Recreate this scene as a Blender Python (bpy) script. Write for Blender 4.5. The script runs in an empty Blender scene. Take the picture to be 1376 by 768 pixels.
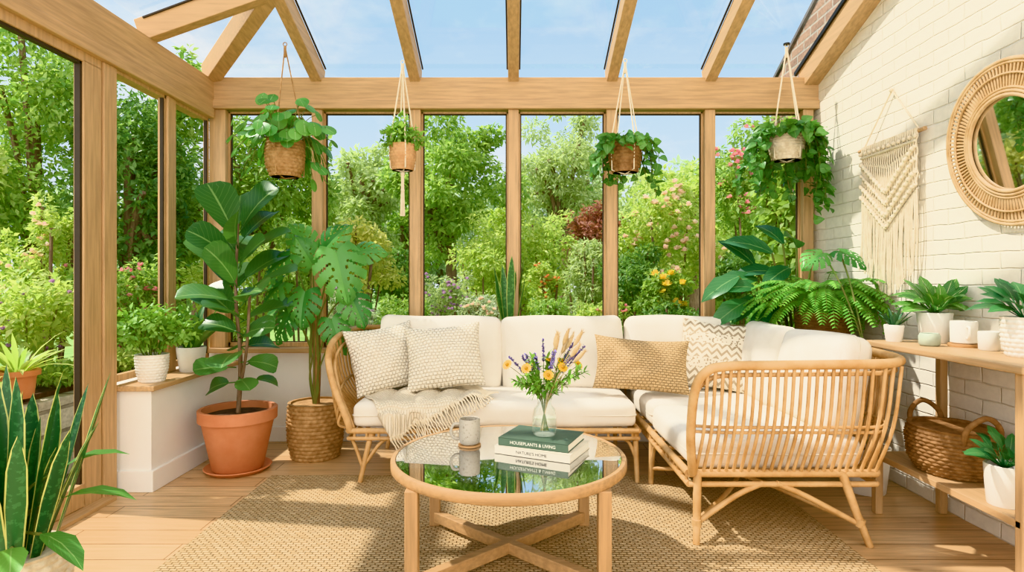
import bpy, math, random
import numpy as np
from mathutils import Vector, Matrix
random.seed(7); rng=np.random.default_rng(7)
SC=bpy.context.scene; C=SC.collection; PI=math.pi
F=800.; CX=690.; HY=375.; CH=1.2
def X(px,d): return (px-CX)*d/F
def Z(py,d): return CH-(py-HY)*d/F
def norm(a):
    a=np.asarray(a,float); return a/(np.linalg.norm(a,axis=-1,keepdims=True)+1e-9)
def rnd(n): return norm(rng.normal(size=(n,3)))
# ------------------------------------------------------------ mesh builder
class M:
    def __init__(s): s.v=[];s.f=[];s.u=[];s.n=0;s.uv=False
    def add(s,v,f,uv=None):
        v=np.asarray(v,float).reshape(-1,3); o=s.n; s.v.append(v); s.n+=len(v)
        s.f.extend([tuple(int(i)+o for i in q) for q in f])
        if uv is None: s.u.append(np.zeros((len(v),2)))
        else: s.u.append(np.asarray(uv,float).reshape(-1,2)); s.uv=True
        return s
    def box(s,c,size,R=None):
        h=np.array(size)/2
        v=np.array([(x,y,z) for x in(-1,1) for y in(-1,1) for z in(-1,1)])*h
        if R is not None: v=v@np.array(R.to_3x3()).T
        return s.add(v+np.array(c),[(0,1,3,2),(4,6,7,5),(0,4,5,1),(2,3,7,6),(0,2,6,4),(1,5,7,3)])
    def span(s,a,b):
        a=np.array(a,float);b=np.array(b,float); return s.box((a+b)/2,np.abs(b-a))
    def bar(s,p0,p1,w,h):
        p0=Vector(p0);p1=Vector(p1);d=(p1-p0);L=d.length;d.normalize()
        up=Vector((0,0,1)) if abs(d.z)<.95 else Vector((0,1,0))
        sd=d.cross(up).normalized();u=sd.cross(d)
        return s.box((p0+p1)/2,(L,w,h),Matrix((d,sd,u)).transposed())
    def tube(s,pts,r,n=8,closed=False):
        P=np.array(pts,float);k=len(P)
        r=np.broadcast_to(np.array(r,float),(k,))
        if closed: T=norm(np.roll(P,-1,0)-np.roll(P,1,0))
        else: T=norm(np.gradient(P,axis=0))
        a=np.array((0,0,1.)) if abs(T[0][2])<.9 else np.array((1.,0,0))
        N=norm(np.cross(T[0],a)); V=[]
        th=np.arange(n)*2*PI/n
        for i in range(k):
            N=norm(N-T[i]*np.dot(N,T[i])); B=np.cross(T[i],N)
            V.append(P[i]+r[i]*(np.cos(th)[:,None]*N+np.sin(th)[:,None]*B))
        f=[];m=k if closed else k-1
        for i in range(m):
            j=(i+1)%k
            for q in range(n): f.append((i*n+q,i*n+(q+1)%n,j*n+(q+1)%n,j*n+q))
        if not closed: f+= [tuple(range(n-1,-1,-1)),tuple((k-1)*n+q for q in range(n))]
        return s.add(np.concatenate(V),f)
    def lathe(s,prof,c=(0,0,0),n=32,sx=1,sy=1):
        V=[];f=[];k=len(prof);th=np.arange(n)*2*PI/n
        for r,z in prof: V.append(np.stack([r*np.cos(th)*sx+c[0],r*np.sin(th)*sy+c[1],np.full(n,z+c[2])],1))
        for i in range(k-1):
            for q in range(n): f.append((i*n+q,i*n+(q+1)%n,(i+1)*n+(q+1)%n,(i+1)*n+q))
        if prof[0][0]>1e-4: f.append(tuple(range(n-1,-1,-1)))
        if prof[-1][0]>1e-4: f.append(tuple((k-1)*n+q for q in range(n)))
        return s.add(np.concatenate(V),f)
    def poly(s,pts,off):
        k=len(pts);p=np.array(pts,float);v=np.concatenate([p,p+np.array(off)])
        return s.add(v,[tuple(range(k)),tuple(range(2*k-1,k-1,-1))]+[(i,k+i,k+(i+1)%k,(i+1)%k) for i in range(k)])
    def ball(s,c,r,n=8,sz=1):
        return s.lathe([(r*math.sin(PI*i/n)+(1e-5 if i in(0,n) else 0),-r*sz*math.cos(PI*i/n)) for i in range(n+1)],c,n+2)
    def soft(s,size,r,puff,Mt,n=14,wr=0,seed=0):
        h=np.array(size)/2;g=np.sin(np.linspace(-1,1,n+1)*PI/2);V=[];f=[]
        for ax in range(3):
            for sg in(-1,1):
                a,b=(ax+1)%3,(ax+2)%3;o=len(V)
                for i in range(n+1):
                    for j in range(n+1):
                        p=[0,0,0];p[ax]=sg;p[a]=g[i];p[b]=g[j];V.append(p)
                for i in range(n):
                    for j in range(n):
                        q=(o+i*(n+1)+j,o+(i+1)*(n+1)+j,o+(i+1)*(n+1)+j+1,o+i*(n+1)+j+1)
                        f.append(q if sg>0 else q[::-1])
        p=np.array(V);P=p*h;q=np.clip(P,-(h-r),h-r);d=P-q;L=np.linalg.norm(d,axis=1,keepdims=True)
        P=q+d/np.maximum(L,1e-9)*r
        e=1-p**2
        for ax in range(3):
            a,b=(ax+1)%3,(ax+2)%3;P[:,ax]+=puff[ax]*p[:,ax]*e[:,a]*e[:,b]
        if wr: P+=wr*np.stack([np.sin(7*P[:,1]+9*P[:,2]+seed),np.sin(8*P[:,0]+6*P[:,2]+seed*2),np.sin(9*P[:,0]+5*P[:,1]+seed*3)],1)
        return s.weld(P,f,Mt)
    def piping(s,size,ax,r,Mt,wr,seed,rad=.006):
        h=np.array(size)/2;a,b=[i for i in range(3) if i!=ax];P=[]
        for (sa,sb,t0) in((1,1,0),(-1,1,90),(-1,-1,180),(1,-1,270)):
            for k in range(7):
                t=math.radians(t0+15*k);p=[0,0,0];p[a]=sa*(h[a]-r)+r*math.cos(t);p[b]=sb*(h[b]-r)+r*math.sin(t);P.append(p)
        Q=[]
        for i in range(len(P)):
            p,q=np.array(P[i],float),np.array(P[(i+1)%len(P)],float);m=8 if np.linalg.norm(p-q)>.1 else 1
            for k in range(m): Q.append(p+(q-p)*k/m)
        P=np.array(Q);P=P+wr*np.stack([np.sin(7*P[:,1]+9*P[:,2]+seed),np.sin(8*P[:,0]+6*P[:,2]+seed*2),np.sin(9*P[:,0]+5*P[:,1]+seed*3)],1)
        A=np.array(Mt);return s.tube(P@A[:3,:3].T+A[:3,3],rad,6,True)
    def weld(s,P,f,Mt):
        _,ix,inv=np.unique(np.round(P,5),axis=0,return_index=True,return_inverse=True)
        inv=inv.reshape(-1);P=P[ix];f2=[]
        for q in f:
            t=[];
            for i in q:
                k=int(inv[i])
                if k not in t: t.append(k)
            if len(t)>2:f2.append(tuple(t))
        A=np.array(Mt);return s.add(P@A[:3,:3].T+A[:3,3],f2)
    def pillow(s,w,h,t,n=22,seed=0,wr=.012):
        g=np.sin(np.linspace(-1,1,n+1)*PI/2);V=[];f=[]
        for sg in(1,-1):
            o=len(V)
            for u in g:
                for v in g:
                    z=sg*t/2*(max(0,(1-abs(u)**2.3)*(1-abs(v)**2.3)))**.5
                    z+=wr*math.sin(6*u+seed+4*v*v)*math.cos(5*v+seed*2)*(1-u*u)*(1-v*v)*sg
                    sag=-.03*h*math.cos(u*PI/2*1.0)*(1 if v>0 else 0)*v*v
                    V.append((w/2*u*(1-.08*(1-v*v)),h/2*v*(1-.08*(1-u*u))+sag,z))
            for i in range(n):
                for j in range(n):
                    q=(o+i*(n+1)+j,o+(i+1)*(n+1)+j,o+(i+1)*(n+1)+j+1,o+i*(n+1)+j+1);f.append(q if sg>0 else q[::-1])
        return s.weld(np.array(V),f,Matrix.Identity(4))
    def basket(s,prof,rows,cols,amp,c=(0,0,0),sx=1,sy=1):
        zs=np.array([p[1] for p in prof]);rs=np.array([p[0] for p in prof]);nz=rows*4;nt=cols*4;V=[]
        th=np.arange(nt)*2*PI/nt
        for i in range(nz+1):
            t=i/nz;z=zs[0]+(zs[-1]-zs[0])*t;r=np.interp(z,zs,rs);k=int(min(t*rows,rows-.01));fr=t*rows-k
            rr=r+amp*math.sin(PI*fr)*(.55+.45*np.cos(cols*th+PI*k))
            V.append(np.stack([rr*np.cos(th)*sx+c[0],rr*np.sin(th)*sy+c[1],np.full(nt,z+c[2])],1))
        f=[(i*nt+q,i*nt+(q+1)%nt,(i+1)*nt+(q+1)%nt,(i+1)*nt+q) for i in range(nz) for q in range(nt)]
        s.add(np.concatenate(V),f)
        th2=[(r-.012,z) for r,z in prof]
        s.lathe([(rs[-1],zs[-1]),(rs[-1]+amp*.6,zs[-1]+.012),(rs[-1]-.014,zs[-1]+.012)]+th2[::-1]+[(1e-5,zs[0]+.012)],c,48,sx,sy)
        return s.lathe([(1e-5,zs[0]),(rs[0],zs[0])],c,48,sx,sy)
    def leaves(s,P,D,U,L,W,prof,droop=.4,fold=.1):
        P=np.atleast_2d(np.asarray(P,float));n=len(P)
        D=norm(np.broadcast_to(D,(n,3)));U=np.broadcast_to(np.asarray(U,float),(n,3))+rng.normal(size=(n,3))*1e-3
        S=norm(np.cross(D,U));Nn=np.cross(S,D)
        L=np.broadcast_to(L,(n,));W=np.broadcast_to(W,(n,));dr=np.broadcast_to(droop,(n,))+1e-4
        k=len(prof);V=np.zeros((n,k*3,3));UV=np.zeros((n,k*3,2))
        for i,(t,w) in enumerate(prof):
            a=dr*t
            c=P+(L*np.sin(a)/dr)[:,None]*D-(L*(1-np.cos(a))/dr)[:,None]*Nn
            nl=np.cos(a)[:,None]*Nn+np.sin(a)[:,None]*D
            for j,sg in enumerate((-1,0,1)):
                V[:,i*3+j]=c+S*(sg*w*W/2)[:,None]+nl*(abs(sg)*fold*w*W)[:,None];UV[:,i*3+j]=(.5+.5*sg,t)
        b=[(3*i+j,3*i+j+1,3*i+4+j,3*i+3+j) for i in range(k-1) for j in(0,1)]
        B=np.array(b);fs=(B[None]+(np.arange(n)*k*3)[:,None,None]).reshape(-1,4)
        return s.add(V.reshape(-1,3),fs,UV.reshape(-1,2))
    def cloud(s,blobs,n,L,asp=.6,down=.25,shell=.4):
        c=np.array([b[0] for b in blobs],float);r=np.array([b[1] for b in blobs],float)
        w=r.prod(1)**.67;idx=rng.choice(len(c),n,p=w/w.sum());d=rnd(n)
        P=c[idx]+d*r[idx]*(shell+(1-shell)*rng.random(n)**.6)[:,None]
        D=norm(d*.6+rnd(n)*.8+np.array((0,0,-down)));U=norm(d*.6+rnd(n)*.5+np.array((0,0,.8)))
        S=norm(np.cross(D,U));Nn=np.cross(S,D);l=(L*rng.uniform(.5,1.35,n))[:,None]
        V=np.stack([P,P+D*l*.45+S*l*asp/2+Nn*l*.08,P+D*l-Nn*l*.12,P+D*l*.45-S*l*asp/2+Nn*l*.08],1)
        fs=(np.array([(0,1,2),(0,2,3)])[None]+(np.arange(n)*4)[:,None,None]).reshape(-1,3)
        s.add(V.reshape(-1,3),fs);return P,d
def spl(pts,n=6):
    P=[Vector(p) for p in pts];P=[P[0]*2-P[1]]+P+[P[-1]*2-P[-2]];o=[]
    for i in range(1,len(P)-2):
        for k in range(n):
            t=k/n;a,b,c,d=P[i-1:i+3]
            o.append(.5*((2*b)+(c-a)*t+(2*a-5*b+4*c-d)*t*t+(3*b-a-3*c+d)*t**3))
    o.append(P[-2]);return [tuple(v) for v in o]
def wl(o):
    v=Vector((0,0,0))
    while o: v+=o.location;o=o.parent
    return v
def tag(o,label=None,cat=None,group=None,kind=None):
    if label:o['label']=label
    if cat:o['category']=cat
    if group:o['group']=group
    if kind:o['kind']=kind
    return o
def T(name,label,cat,loc=(0,0,0),group=None,kind=None):
    o=bpy.data.objects.new(name,None);C.objects.link(o);o.location=loc;o.empty_display_size=.1
    return tag(o,label,cat,group,kind)
def obj(name,m,mt,parent=None,w=False,loc=None,smooth=True,bevel=0,sharp=.8):
    me=bpy.data.meshes.new(name);v=np.concatenate(m.v)
    if w and parent: v=v-np.array(wl(parent))
    if loc is not None and parent is None and w: v=v-np.array(loc)
    me.from_pydata(v.tolist(),[],m.f)
    if m.uv:
        u=np.concatenate(m.u);l=me.uv_layers.new(name='UVMap');vi=np.zeros(len(me.loops),int);me.loops.foreach_get('vertex_index',vi)
        l.data.foreach_set('uv',u[vi].reshape(-1))
    me.materials.append(mt)
    if smooth:
        me.polygons.foreach_set('use_smooth',[True]*len(me.polygons))
        if sharp: me.set_sharp_from_angle(angle=sharp)
    o=bpy.data.objects.new(name,me);C.objects.link(o)
    if parent:o.parent=parent
    if loc is not None:o.location=loc
    if bevel:
        b=o.modifiers.new('bevel','BEVEL');b.width=bevel;b.segments=2;b.limit_method='ANGLE';b.angle_limit=.7
    return o
# ------------------------------------------------------------ materials
def S(r,g,b):
    f=lambda c:(c/255/12.92 if c<=10 else ((c/255+.055)/1.055)**2.4);return (f(r),f(g),f(b),1)
def new(name):
    m=bpy.data.materials.new(name);m.use_nodes=True;return m,m.node_tree,m.node_tree.nodes['Principled BSDF']
def N(nt,t,ins=None,**pr):
    n=nt.nodes.new('ShaderNode'+t)
    for k,v in pr.items(): setattr(n,k,v)
    for k,v in (ins or {}).items():
        if isinstance(v,bpy.types.NodeSocket): nt.links.new(v,n.inputs[k])
        else: n.inputs[k].default_value=v
    return n
def mixc(nt,f,a,b,bl='MIX'):
    n=N(nt,'Mix',data_type='RGBA',blend_type=bl)
    for k,v in((0,f),(6,a),(7,b)):
        if isinstance(v,bpy.types.NodeSocket): nt.links.new(v,n.inputs[k])
        else:n.inputs[k].default_value=v
    return n.outputs[2]
def mth(nt,op,a,b=0.,c=0.):
    return N(nt,'Math',{0:a,1:b,2:c},operation=op).outputs[0]
def dk(c,k): return (c[0]*k,c[1]*k,c[2]*k,1)
def mat(name,c,rough=.6,c2=None,scale=8.,stretch=(1,1,1),bump=0,bs=60.,metal=0.,spec=.4,lo=.35,hi=.65,coat=0.,bd=.004):
    m,nt,b=new(name);tc=N(nt,'TexCoord');mp=N(nt,'Mapping',{'Vector':tc.outputs['Object'],'Scale':stretch})
    nz=N(nt,'TexNoise',{'Vector':mp.outputs[0],'Scale':scale,'Detail':5.,'Roughness':.6})
    rp=N(nt,'MapRange',{'Value':nz.outputs[0],'From Min':lo,'From Max':hi})
    nt.links.new(mixc(nt,rp.outputs[0],c,c2 or dk(c,.82)),b.inputs['Base Color'])
    b.inputs['Roughness'].default_value=rough;b.inputs['Metallic'].default_value=metal
    b.inputs['Specular IOR Level'].default_value=spec;b.inputs['Coat Weight'].default_value=coat
    if bump:
        n2=N(nt,'TexNoise',{'Vector':mp.outputs[0],'Scale':bs,'Detail':3.})
        bm=N(nt,'Bump',{'Height':n2.outputs[0],'Strength':bump,'Distance':bd});nt.links.new(bm.outputs[0],b.inputs['Normal'])
    return m
def wood(name,c,ax,c2=None,rough=.48):
    st={'x':(1.3,22,22),'y':(22,1.3,22),'z':(22,22,1.3)}[ax]
    return mat(name,c,rough,c2 or dk(c,.74),2.6,st,.12,9.)
def bricks(name,c1,c2,cm,bw,rh,mortar,axes='xy',bump=1.,dist=.01,rough=.7,noise=.1,off=.5,msm=.3,grain=None,wob=0.,fine=40.,rot=0.,spec=.3,knots=False):
    m,nt,b=new(name);tc=N(nt,'TexCoord');v=tc.outputs['Object']
    sp=N(nt,'SeparateXYZ',{0:v});ix={'x':0,'y':1,'z':2}
    cb=N(nt,'CombineXYZ',{0:sp.outputs[ix[axes[0]]],1:sp.outputs[ix[axes[1]]]});v=cb.outputs[0]
    if rot: v=N(nt,'Mapping',{'Vector':v,'Rotation':(0,0,rot)}).outputs[0]
    if wob:
        wn=N(nt,'TexNoise',{'Vector':v,'Scale':7.,'Detail':2.});ws=N(nt,'VectorMath',{0:wn.outputs['Color'],1:(.5,.5,.5)},operation='SUBTRACT')
        sc=N(nt,'VectorMath',{0:ws.outputs[0],'Scale':wob},operation='SCALE');v=N(nt,'VectorMath',{0:v,1:sc.outputs[0]},operation='ADD').outputs[0]
    br=N(nt,'TexBrick',{'Vector':v,'Color1':c1,'Color2':c2,'Mortar':cm,'Scale':1.,'Mortar Size':mortar,'Mortar Smooth':msm,'Bias':0.,'Brick Width':bw,'Row Height':rh})
    br.offset=off
    col=br.outputs[0]
    nz=N(nt,'TexNoise',{'Vector':N(nt,'Mapping',{'Vector':v,'Scale':grain or (1,1,1)}).outputs[0],'Scale':fine,'Detail':4.,'Roughness':.6})
    rp=N(nt,'MapRange',{'Value':nz.outputs[0],'From Min':.3,'From Max':.7,'To Min':1-noise*2,'To Max':1+noise*.6})
    col=mixc(nt,1.,col,rp.outputs[0],'MULTIPLY')
    if knots:
        vo=N(nt,'TexVoronoi',{'Vector':N(nt,'Mapping',{'Vector':v,'Scale':(1,2.2,1)}).outputs[0],'Scale':2.6});kn=N(nt,'MapRange',{'Value':vo.outputs[0],'From Min':.035,'From Max':.09,'To Min':.5,'To Max':0.})
        col=mixc(nt,kn.outputs[0],col,S(130,86,50))
    nt.links.new(col,b.inputs['Base Color'])
    b.inputs['Roughness'].default_value=rough;b.inputs['Specular IOR Level'].default_value=spec
    h=mth(nt,'SUBTRACT',mth(nt,'MULTIPLY',nz.outputs[0],.35),br.outputs['Fac'])
    bm=N(nt,'Bump',{'Height':h,'Strength':bump,'Distance':dist});nt.links.new(bm.outputs[0],b.inputs['Normal'])
    return m
def leafm(name,c1,c2,vein=None,edge=None,trans=.35,rough=.45,spec=.4):
    m,nt,b=new(name);g=N(nt,'NewGeometry');col=mixc(nt,g.outputs['Random Per Island'],c1,c2)
    if vein or edge:
        tc=N(nt,'TexCoord');sp=N(nt,'SeparateXYZ',{0:tc.outputs['UV']});a=mth(nt,'ABSOLUTE',mth(nt,'SUBTRACT',sp.outputs[0],.5))
        if vein:
            w=mth(nt,'LESS_THAN',a,.025);k=mth(nt,'ADD',mth(nt,'MULTIPLY',sp.outputs[1],9.),mth(nt,'MULTIPLY',a,-6.))
            s2=mth(nt,'LESS_THAN',mth(nt,'ABSOLUTE',mth(nt,'SUBTRACT',mth(nt,'FRACT',k),.5)),.04)
            col=mixc(nt,mth(nt,'MAXIMUM',w,mth(nt,'MULTIPLY',s2,.4)),col,vein)
        if edge: 
            nz=N(nt,'TexNoise',{'Vector':N(nt,'Mapping',{'Vector':tc.outputs['UV'],'Scale':(1.5,14,1)}).outputs[0],'Scale':1.6,'Detail':3.})
            col=mixc(nt,mth(nt,'MULTIPLY',mth(nt,'GREATER_THAN',nz.outputs[0],.55),.4),col,dk(c2,1.7))
            col=mixc(nt,mth(nt,'GREATER_THAN',a,.42),col,edge)
    nt.links.new(col,b.inputs['Base Color']);b.inputs['Roughness'].default_value=rough;b.inputs['Specular IOR Level'].default_value=spec
    tr=N(nt,'BsdfTranslucent',{'Color':mixc(nt,1.,col,(1.15,1.12,.75,1),'MULTIPLY')});mx=N(nt,'MixShader',{0:trans,1:b.outputs[0],2:tr.outputs[0]})
    nt.links.new(mx.outputs[0],nt.nodes['Material Output'].inputs[0]);return m
def glassm(name,tint=(1,1,1,1),base=.03,k=.5,p=3.,rough=0.):
    m,nt,b=new(name);nt.nodes.remove(b);lw=N(nt,'LayerWeight',{'Blend':.5})
    f=mth(nt,'ADD',base,mth(nt,'MULTIPLY',mth(nt,'POWER',lw.outputs['Facing'],p),k))
    t=N(nt,'BsdfTransparent',{'Color':tint});g=N(nt,'BsdfGlossy',{'Color':(1,1,1,1),'Roughness':rough})
    mx=N(nt,'MixShader',{0:f,1:t.outputs[0],2:g.outputs[0]});nt.links.new(mx.outputs[0],nt.nodes['Material Output'].inputs[0]);return m
OAK=S(206,169,126)
oakx=wood('oak_x',OAK,'x');oaky=wood('oak_y',OAK,'y');oakz=wood('oak_z',OAK,'z')
tablew=wood('table_oak',S(194,154,110),'x');tablez=wood('table_leg_oak',S(194,154,110),'z');consw=wood('console_oak',S(204,168,126),'y');conz=wood('console_leg',S(204,168,126),'z')
rattan=mat('rattan',S(214,177,129),.5,S(184,141,91),9.,(1,1,1),.3,50.)
rattanp=mat('pale_rattan',S(216,187,147),.55,S(186,151,107),14.,(1,1,1),.3,60.)
linen=mat('linen',S(235,228,216),.9,S(226,218,204),5.,(1,1,1),.4,260.,spec=.15,bd=.002)
pipem=mat('linen_piping',S(226,217,201),.9,S(218,208,191),5.,spec=.15)
white=mat('white_paint',S(240,237,231),.6,S(234,230,222),2.)
plaster=mat('wall_plaster',S(238,234,227),.7,S(230,227,219),2.)
brick=bricks('painted_brick',S(242,235,220),S(240,232,216),S(235,226,208),.22,.078,.006,'yz',.6,.009,.6,.04,wob=.018,msm=.9,fine=22.)
redbrick=bricks('brown_brick',S(176,144,124),S(152,124,108),S(176,166,154),.22,.075,.01,'yz',.6,.008,.8,.15)
planks=bricks('oak_planks',S(222,187,142),S(208,170,126),S(134,98,64),1.5,.15,.003,'xy',.25,.003,.32,.16,.37,.1,(1,16,1),0.,3.5,spec=.5,knots=True)
jute=bricks('jute_rug',S(221,193,152),S(205,174,131),S(168,136,96),.034,.0185,.0042,'xy',.9,.008,.95,.15,.5,1.,None,.018,70.,spec=.1)
jutep=bricks('jute_pillow',S(214,184,142),S(206,175,133),S(190,158,118),.026,.015,.0035,'xy',.9,.008,.95,.1,.5,1.,None,.014,90.,spec=.1)
knit=bricks('cream_knit',S(247,239,223),S(243,233,214),S(232,219,196),.024,.02,.005,'xy',.9,.008,.95,.04,.5,1.,None,.024,60.,spec=.1)
throwm=bricks('throw_knit',S(242,231,210),S(236,223,200),S(222,207,181),.016,.013,.0035,'xy',.8,.006,.95,.05,.5,1.,None,.008,60.,spec=.1)
cotton=mat('cotton_cord',S(236,224,200),.95,S(222,207,180),30.,(1,1,1),.4,120.,spec=.1)
fringem=mat('fringe_cord',S(236,223,198),.95,S(222,207,180),30.,spec=.1)
basketm=mat('seagrass',S(184,148,106),.8,S(150,114,76),25.,(1,1,1),.4,90.,spec=.2)
basketd=mat('dark_seagrass',S(158,122,86),.8,S(118,86,58),25.,(1,1,1),.4,90.,spec=.2)
basketl=mat('pale_wicker',S(230,216,192),.8,S(204,184,154),25.,(1,1,1),.4,90.,spec=.2)
terra=mat('terracotta',S(206,140,104),.75,S(194,124,88),5.,(1,1,1),.1,40.)
ceram=mat('white_ceramic',S(238,234,225),.35,S(230,225,215),6.)
speck=mat('speckled_stoneware',S(178,168,152),.55,S(136,124,108),90.,lo=.56,hi=.7)
celadon=mat('celadon_ceramic',S(178,186,168),.5,S(160,168,150),10.)
soil=mat('soil',S(94,70,52),.95,S(62,46,34),30.,(1,1,1),.8,60.)
bark=mat('bark',S(144,122,102),.9,S(104,86,70),8.,(6,6,1),.6,10.)
moss=mat('moss_pole',S(170,134,94),.95,S(126,96,66),18.,(1,1,.4),.8,40.)
stemg=mat('green_stem',S(96,128,60),.6,S(120,110,64),6.)
metal=mat('dark_metal',S(70,68,66),.4,None,5.,metal=.8)
slate=mat('slate',S(112,110,112),.7)
corkw=mat('cork_wood',S(196,152,106),.7)
gask=mat('brown_gasket',S(66,56,46),.6)
stone=bricks('garden_stone',S(206,198,182),S(186,178,162),S(150,142,128),.3,.14,.012,'yz',.8,.015,.9,.15)
lawnm=mat('lawn_grass',S(140,168,94),.9,S(114,148,74),3.,(1,1,1),.5,80.)
roofgl=glassm('roof_glass',(.97,.99,1,1),.03,.4,2.5)
tabglass=glassm('table_glass',(.93,.96,.95,1),.14,.85,1.3)
vaseg=glassm('vase_glass',(.95,.98,.97,1),.05,.6,2.5)
mirrorm=mat('mirror_silver',(.9,.9,.9,1),.02,(.9,.9,.9,1),metal=1.)
# ------------------------------------------------------------ room shell
def st(name,m,mt,label,cat,parent=None,**k):
    o=obj(name,m,mt,parent,**k);o['kind']='structure'
    if not parent:tag(o,label,cat)
    return o
LX=-2.25;RX=2.25;BD=4.42
st('floor',M().span((-2.4,-.8,-.1),(2.4,4.6,0)),planks,'honey oak plank floor of the garden room','floor',smooth=False)
st('wall_back',M().span((-2.33,BD,0),(2.3,BD+.14,.66)),plaster,'low white wall under the row of back windows','wall',smooth=False)
st('baseboard_back',M().span((-2.05,BD-.018,0),(2.25,BD,.11)),white,'white skirting along the low back wall','baseboard',smooth=False,bevel=.004)
st('trim_1',M().span((-2.3,BD-.06,.66),(2.25,BD+.16,.695)),oakx,'long oak window sill under the back windows','sill',smooth=False,bevel=.005)
st('trim_2',M().span((-2.33,BD-.03,2.47),(2.3,BD+.13,2.69)).span((-2.33,BD-.045,2.455),(2.3,BD+.0,2.52)),oakx,'thick oak eaves beam above the back windows','beam',smooth=False,bevel=.005)
st('trim_3',M().span((LX-.1,.3,2.42),(LX+.04,BD+.1,2.67)).span((LX-.1,.3,2.38),(LX+.055,BD-.05,2.45)),oaky,'thick oak eaves beam above the left windows and sliding door','beam',smooth=False,bevel=.005)
px_posts=[-2.19,-1.454,-.727,0,.727,1.454,2.18]
k=4
wh=['far left back window post beside the room corner','back window post behind the monstera','back window post left of the leafy central tree','back window post in the middle of the back wall','back window post right of the middle, beside the ivy basket','back window post behind the patterned pillow','back window post against the painted brick wall']
for i,x in enumerate(px_posts):
    w=.12 if i==0 else .078
    st('trim_%d'%k,M().span((x-w/2,BD-.02,.695),(x+w/2,BD+.1,2.455)),oakz,'oak '+wh[i],'post',smooth=False,bevel=.004);k+=1
for i in range(6):
    x0,x1=px_posts[i]+.039,px_posts[i+1]-.039
    if i==0:x0+=.021
    W=T('window_%d'%(i+1),['narrow back window pane behind the pilea, next to the corner','back window pane showing the tree left of centre, behind the macrame hanger','back window pane showing the leafy central tree','back window pane showing the willow, right of the middle post','back window pane behind the ivy basket','back window pane next to the brick wall, behind the pale ivy pot'][i],'window',((x0+x1)/2,BD+.05,.695),kind='structure')
    f=M();fw=.012;a=.7;b=2.45
    f.span((x0,BD+.03,a),(x0+fw,BD+.07,b)).span((x1-fw,BD+.03,a),(x1,BD+.07,b)).span((x0,BD+.03,a),(x1,BD+.07,a+.03)).span((x0,BD+.03,b-fw),(x1,BD+.07,b))
    wf=obj('frame',f,oakz,W,w=True,smooth=False)
    f=M();y=BD+.05;g0=.008
    f.span((x0+fw,y-.008,a+.03),(x0+fw+g0,y+.008,b-fw)).span((x1-fw-g0,y-.008,a+.03),(x1-fw,y+.008,b-fw)).span((x0+fw,y-.008,a+.03),(x1-fw,y+.008,a+.036)).span((x0+fw,y-.008,b-fw-g0),(x1-fw,y+.008,b-fw))
    obj('glazing_bead',f,gask,wf,w=True,smooth=False)
st('wall_left',M().span((LX-.1,3.3,-.05),(LX,4.5,.6)),plaster,'low white wall under the left windows','wall',smooth=False)
for (d0,d1,lb) in((3.23,3.335,'oak post between the sliding door and the left windows'),(3.83,3.92,'oak post between the two left windows')):
    st('trim_%d'%k,M().span((LX-.04,d0,0 if d0<3.5 else .6),(LX+.03,d1,2.38)),oakz,lb,'post',smooth=False,bevel=.004);k+=1
for i,(d0,d1,lb) in enumerate(((3.335,3.83,'left window pane nearest the sliding door'),(3.92,4.37,'left window pane nearest the room corner'))):
    W=T('window_%d'%(7+i),lb,'window',(LX,(d0+d1)/2,.6),kind='structure');f=M();fw=.014
    for a,b in(((d0,.64),(d0+fw,2.38)),((d1-fw,.64),(d1,2.38)),((d0,.62),(d1,.66)),((d0,2.36),(d1,2.38))):
        f.span((LX-.02,a[0],a[1]),(LX+.015,b[0],b[1]))
    wf=obj('frame',f,oakz,W,w=True,smooth=False)
    obj('glazing_bead',M().span((LX-.01,d0+fw,.66),(LX+.01,d0+fw+.012,2.36)).span((LX-.01,d1-fw-.012,.66),(LX+.01,d1-fw,2.36)),gask,wf,w=True,smooth=False)
D=T('door_1','large oak framed sliding glass door in the left wall','door',(LX,2.3,0),kind='structure')
f=M().span((LX-.035,3.09,.0),(LX+.02,3.225,2.34)).span((LX-.035,1.5,.02),(LX+.02,3.1,.14)).span((LX-.035,1.5,2.33),(LX+.02,3.225,2.39)).span((LX-.035,1.4,0),(LX+.02,1.5,2.39))
df=obj('door_frame',f,oakz,D,w=True,smooth=False,bevel=.004)
g=M().span((LX-.02,3.076,.14),(LX+.01,3.09,2.33)).span((LX-.02,1.5,2.315),(LX+.01,3.09,2.33));obj('gasket',g,gask,df,w=True,smooth=False)
obj('door_track',M().span((LX-.06,.6,0),(LX+.09,3.24,.018)),oaky,D,w=True,smooth=False)
B=T('wall_ledge','white boxed ledge with oak top under the left windows','ledge',(-2.15,3.9,0),kind='structure')
obj('body',M().span((LX,3.37,0),(-2.05,BD,.57)),white,B,w=True,smooth=False)
obj('ledge_top',M().span((LX,3.34,.57),(-2.02,BD,.60)),oaky,B,w=True,smooth=False,bevel=.005)
obj('skirting',M().span((LX,3.35,0),(-2.03,BD,.12)),white,B,w=True,smooth=False,bevel=.004)
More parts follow.
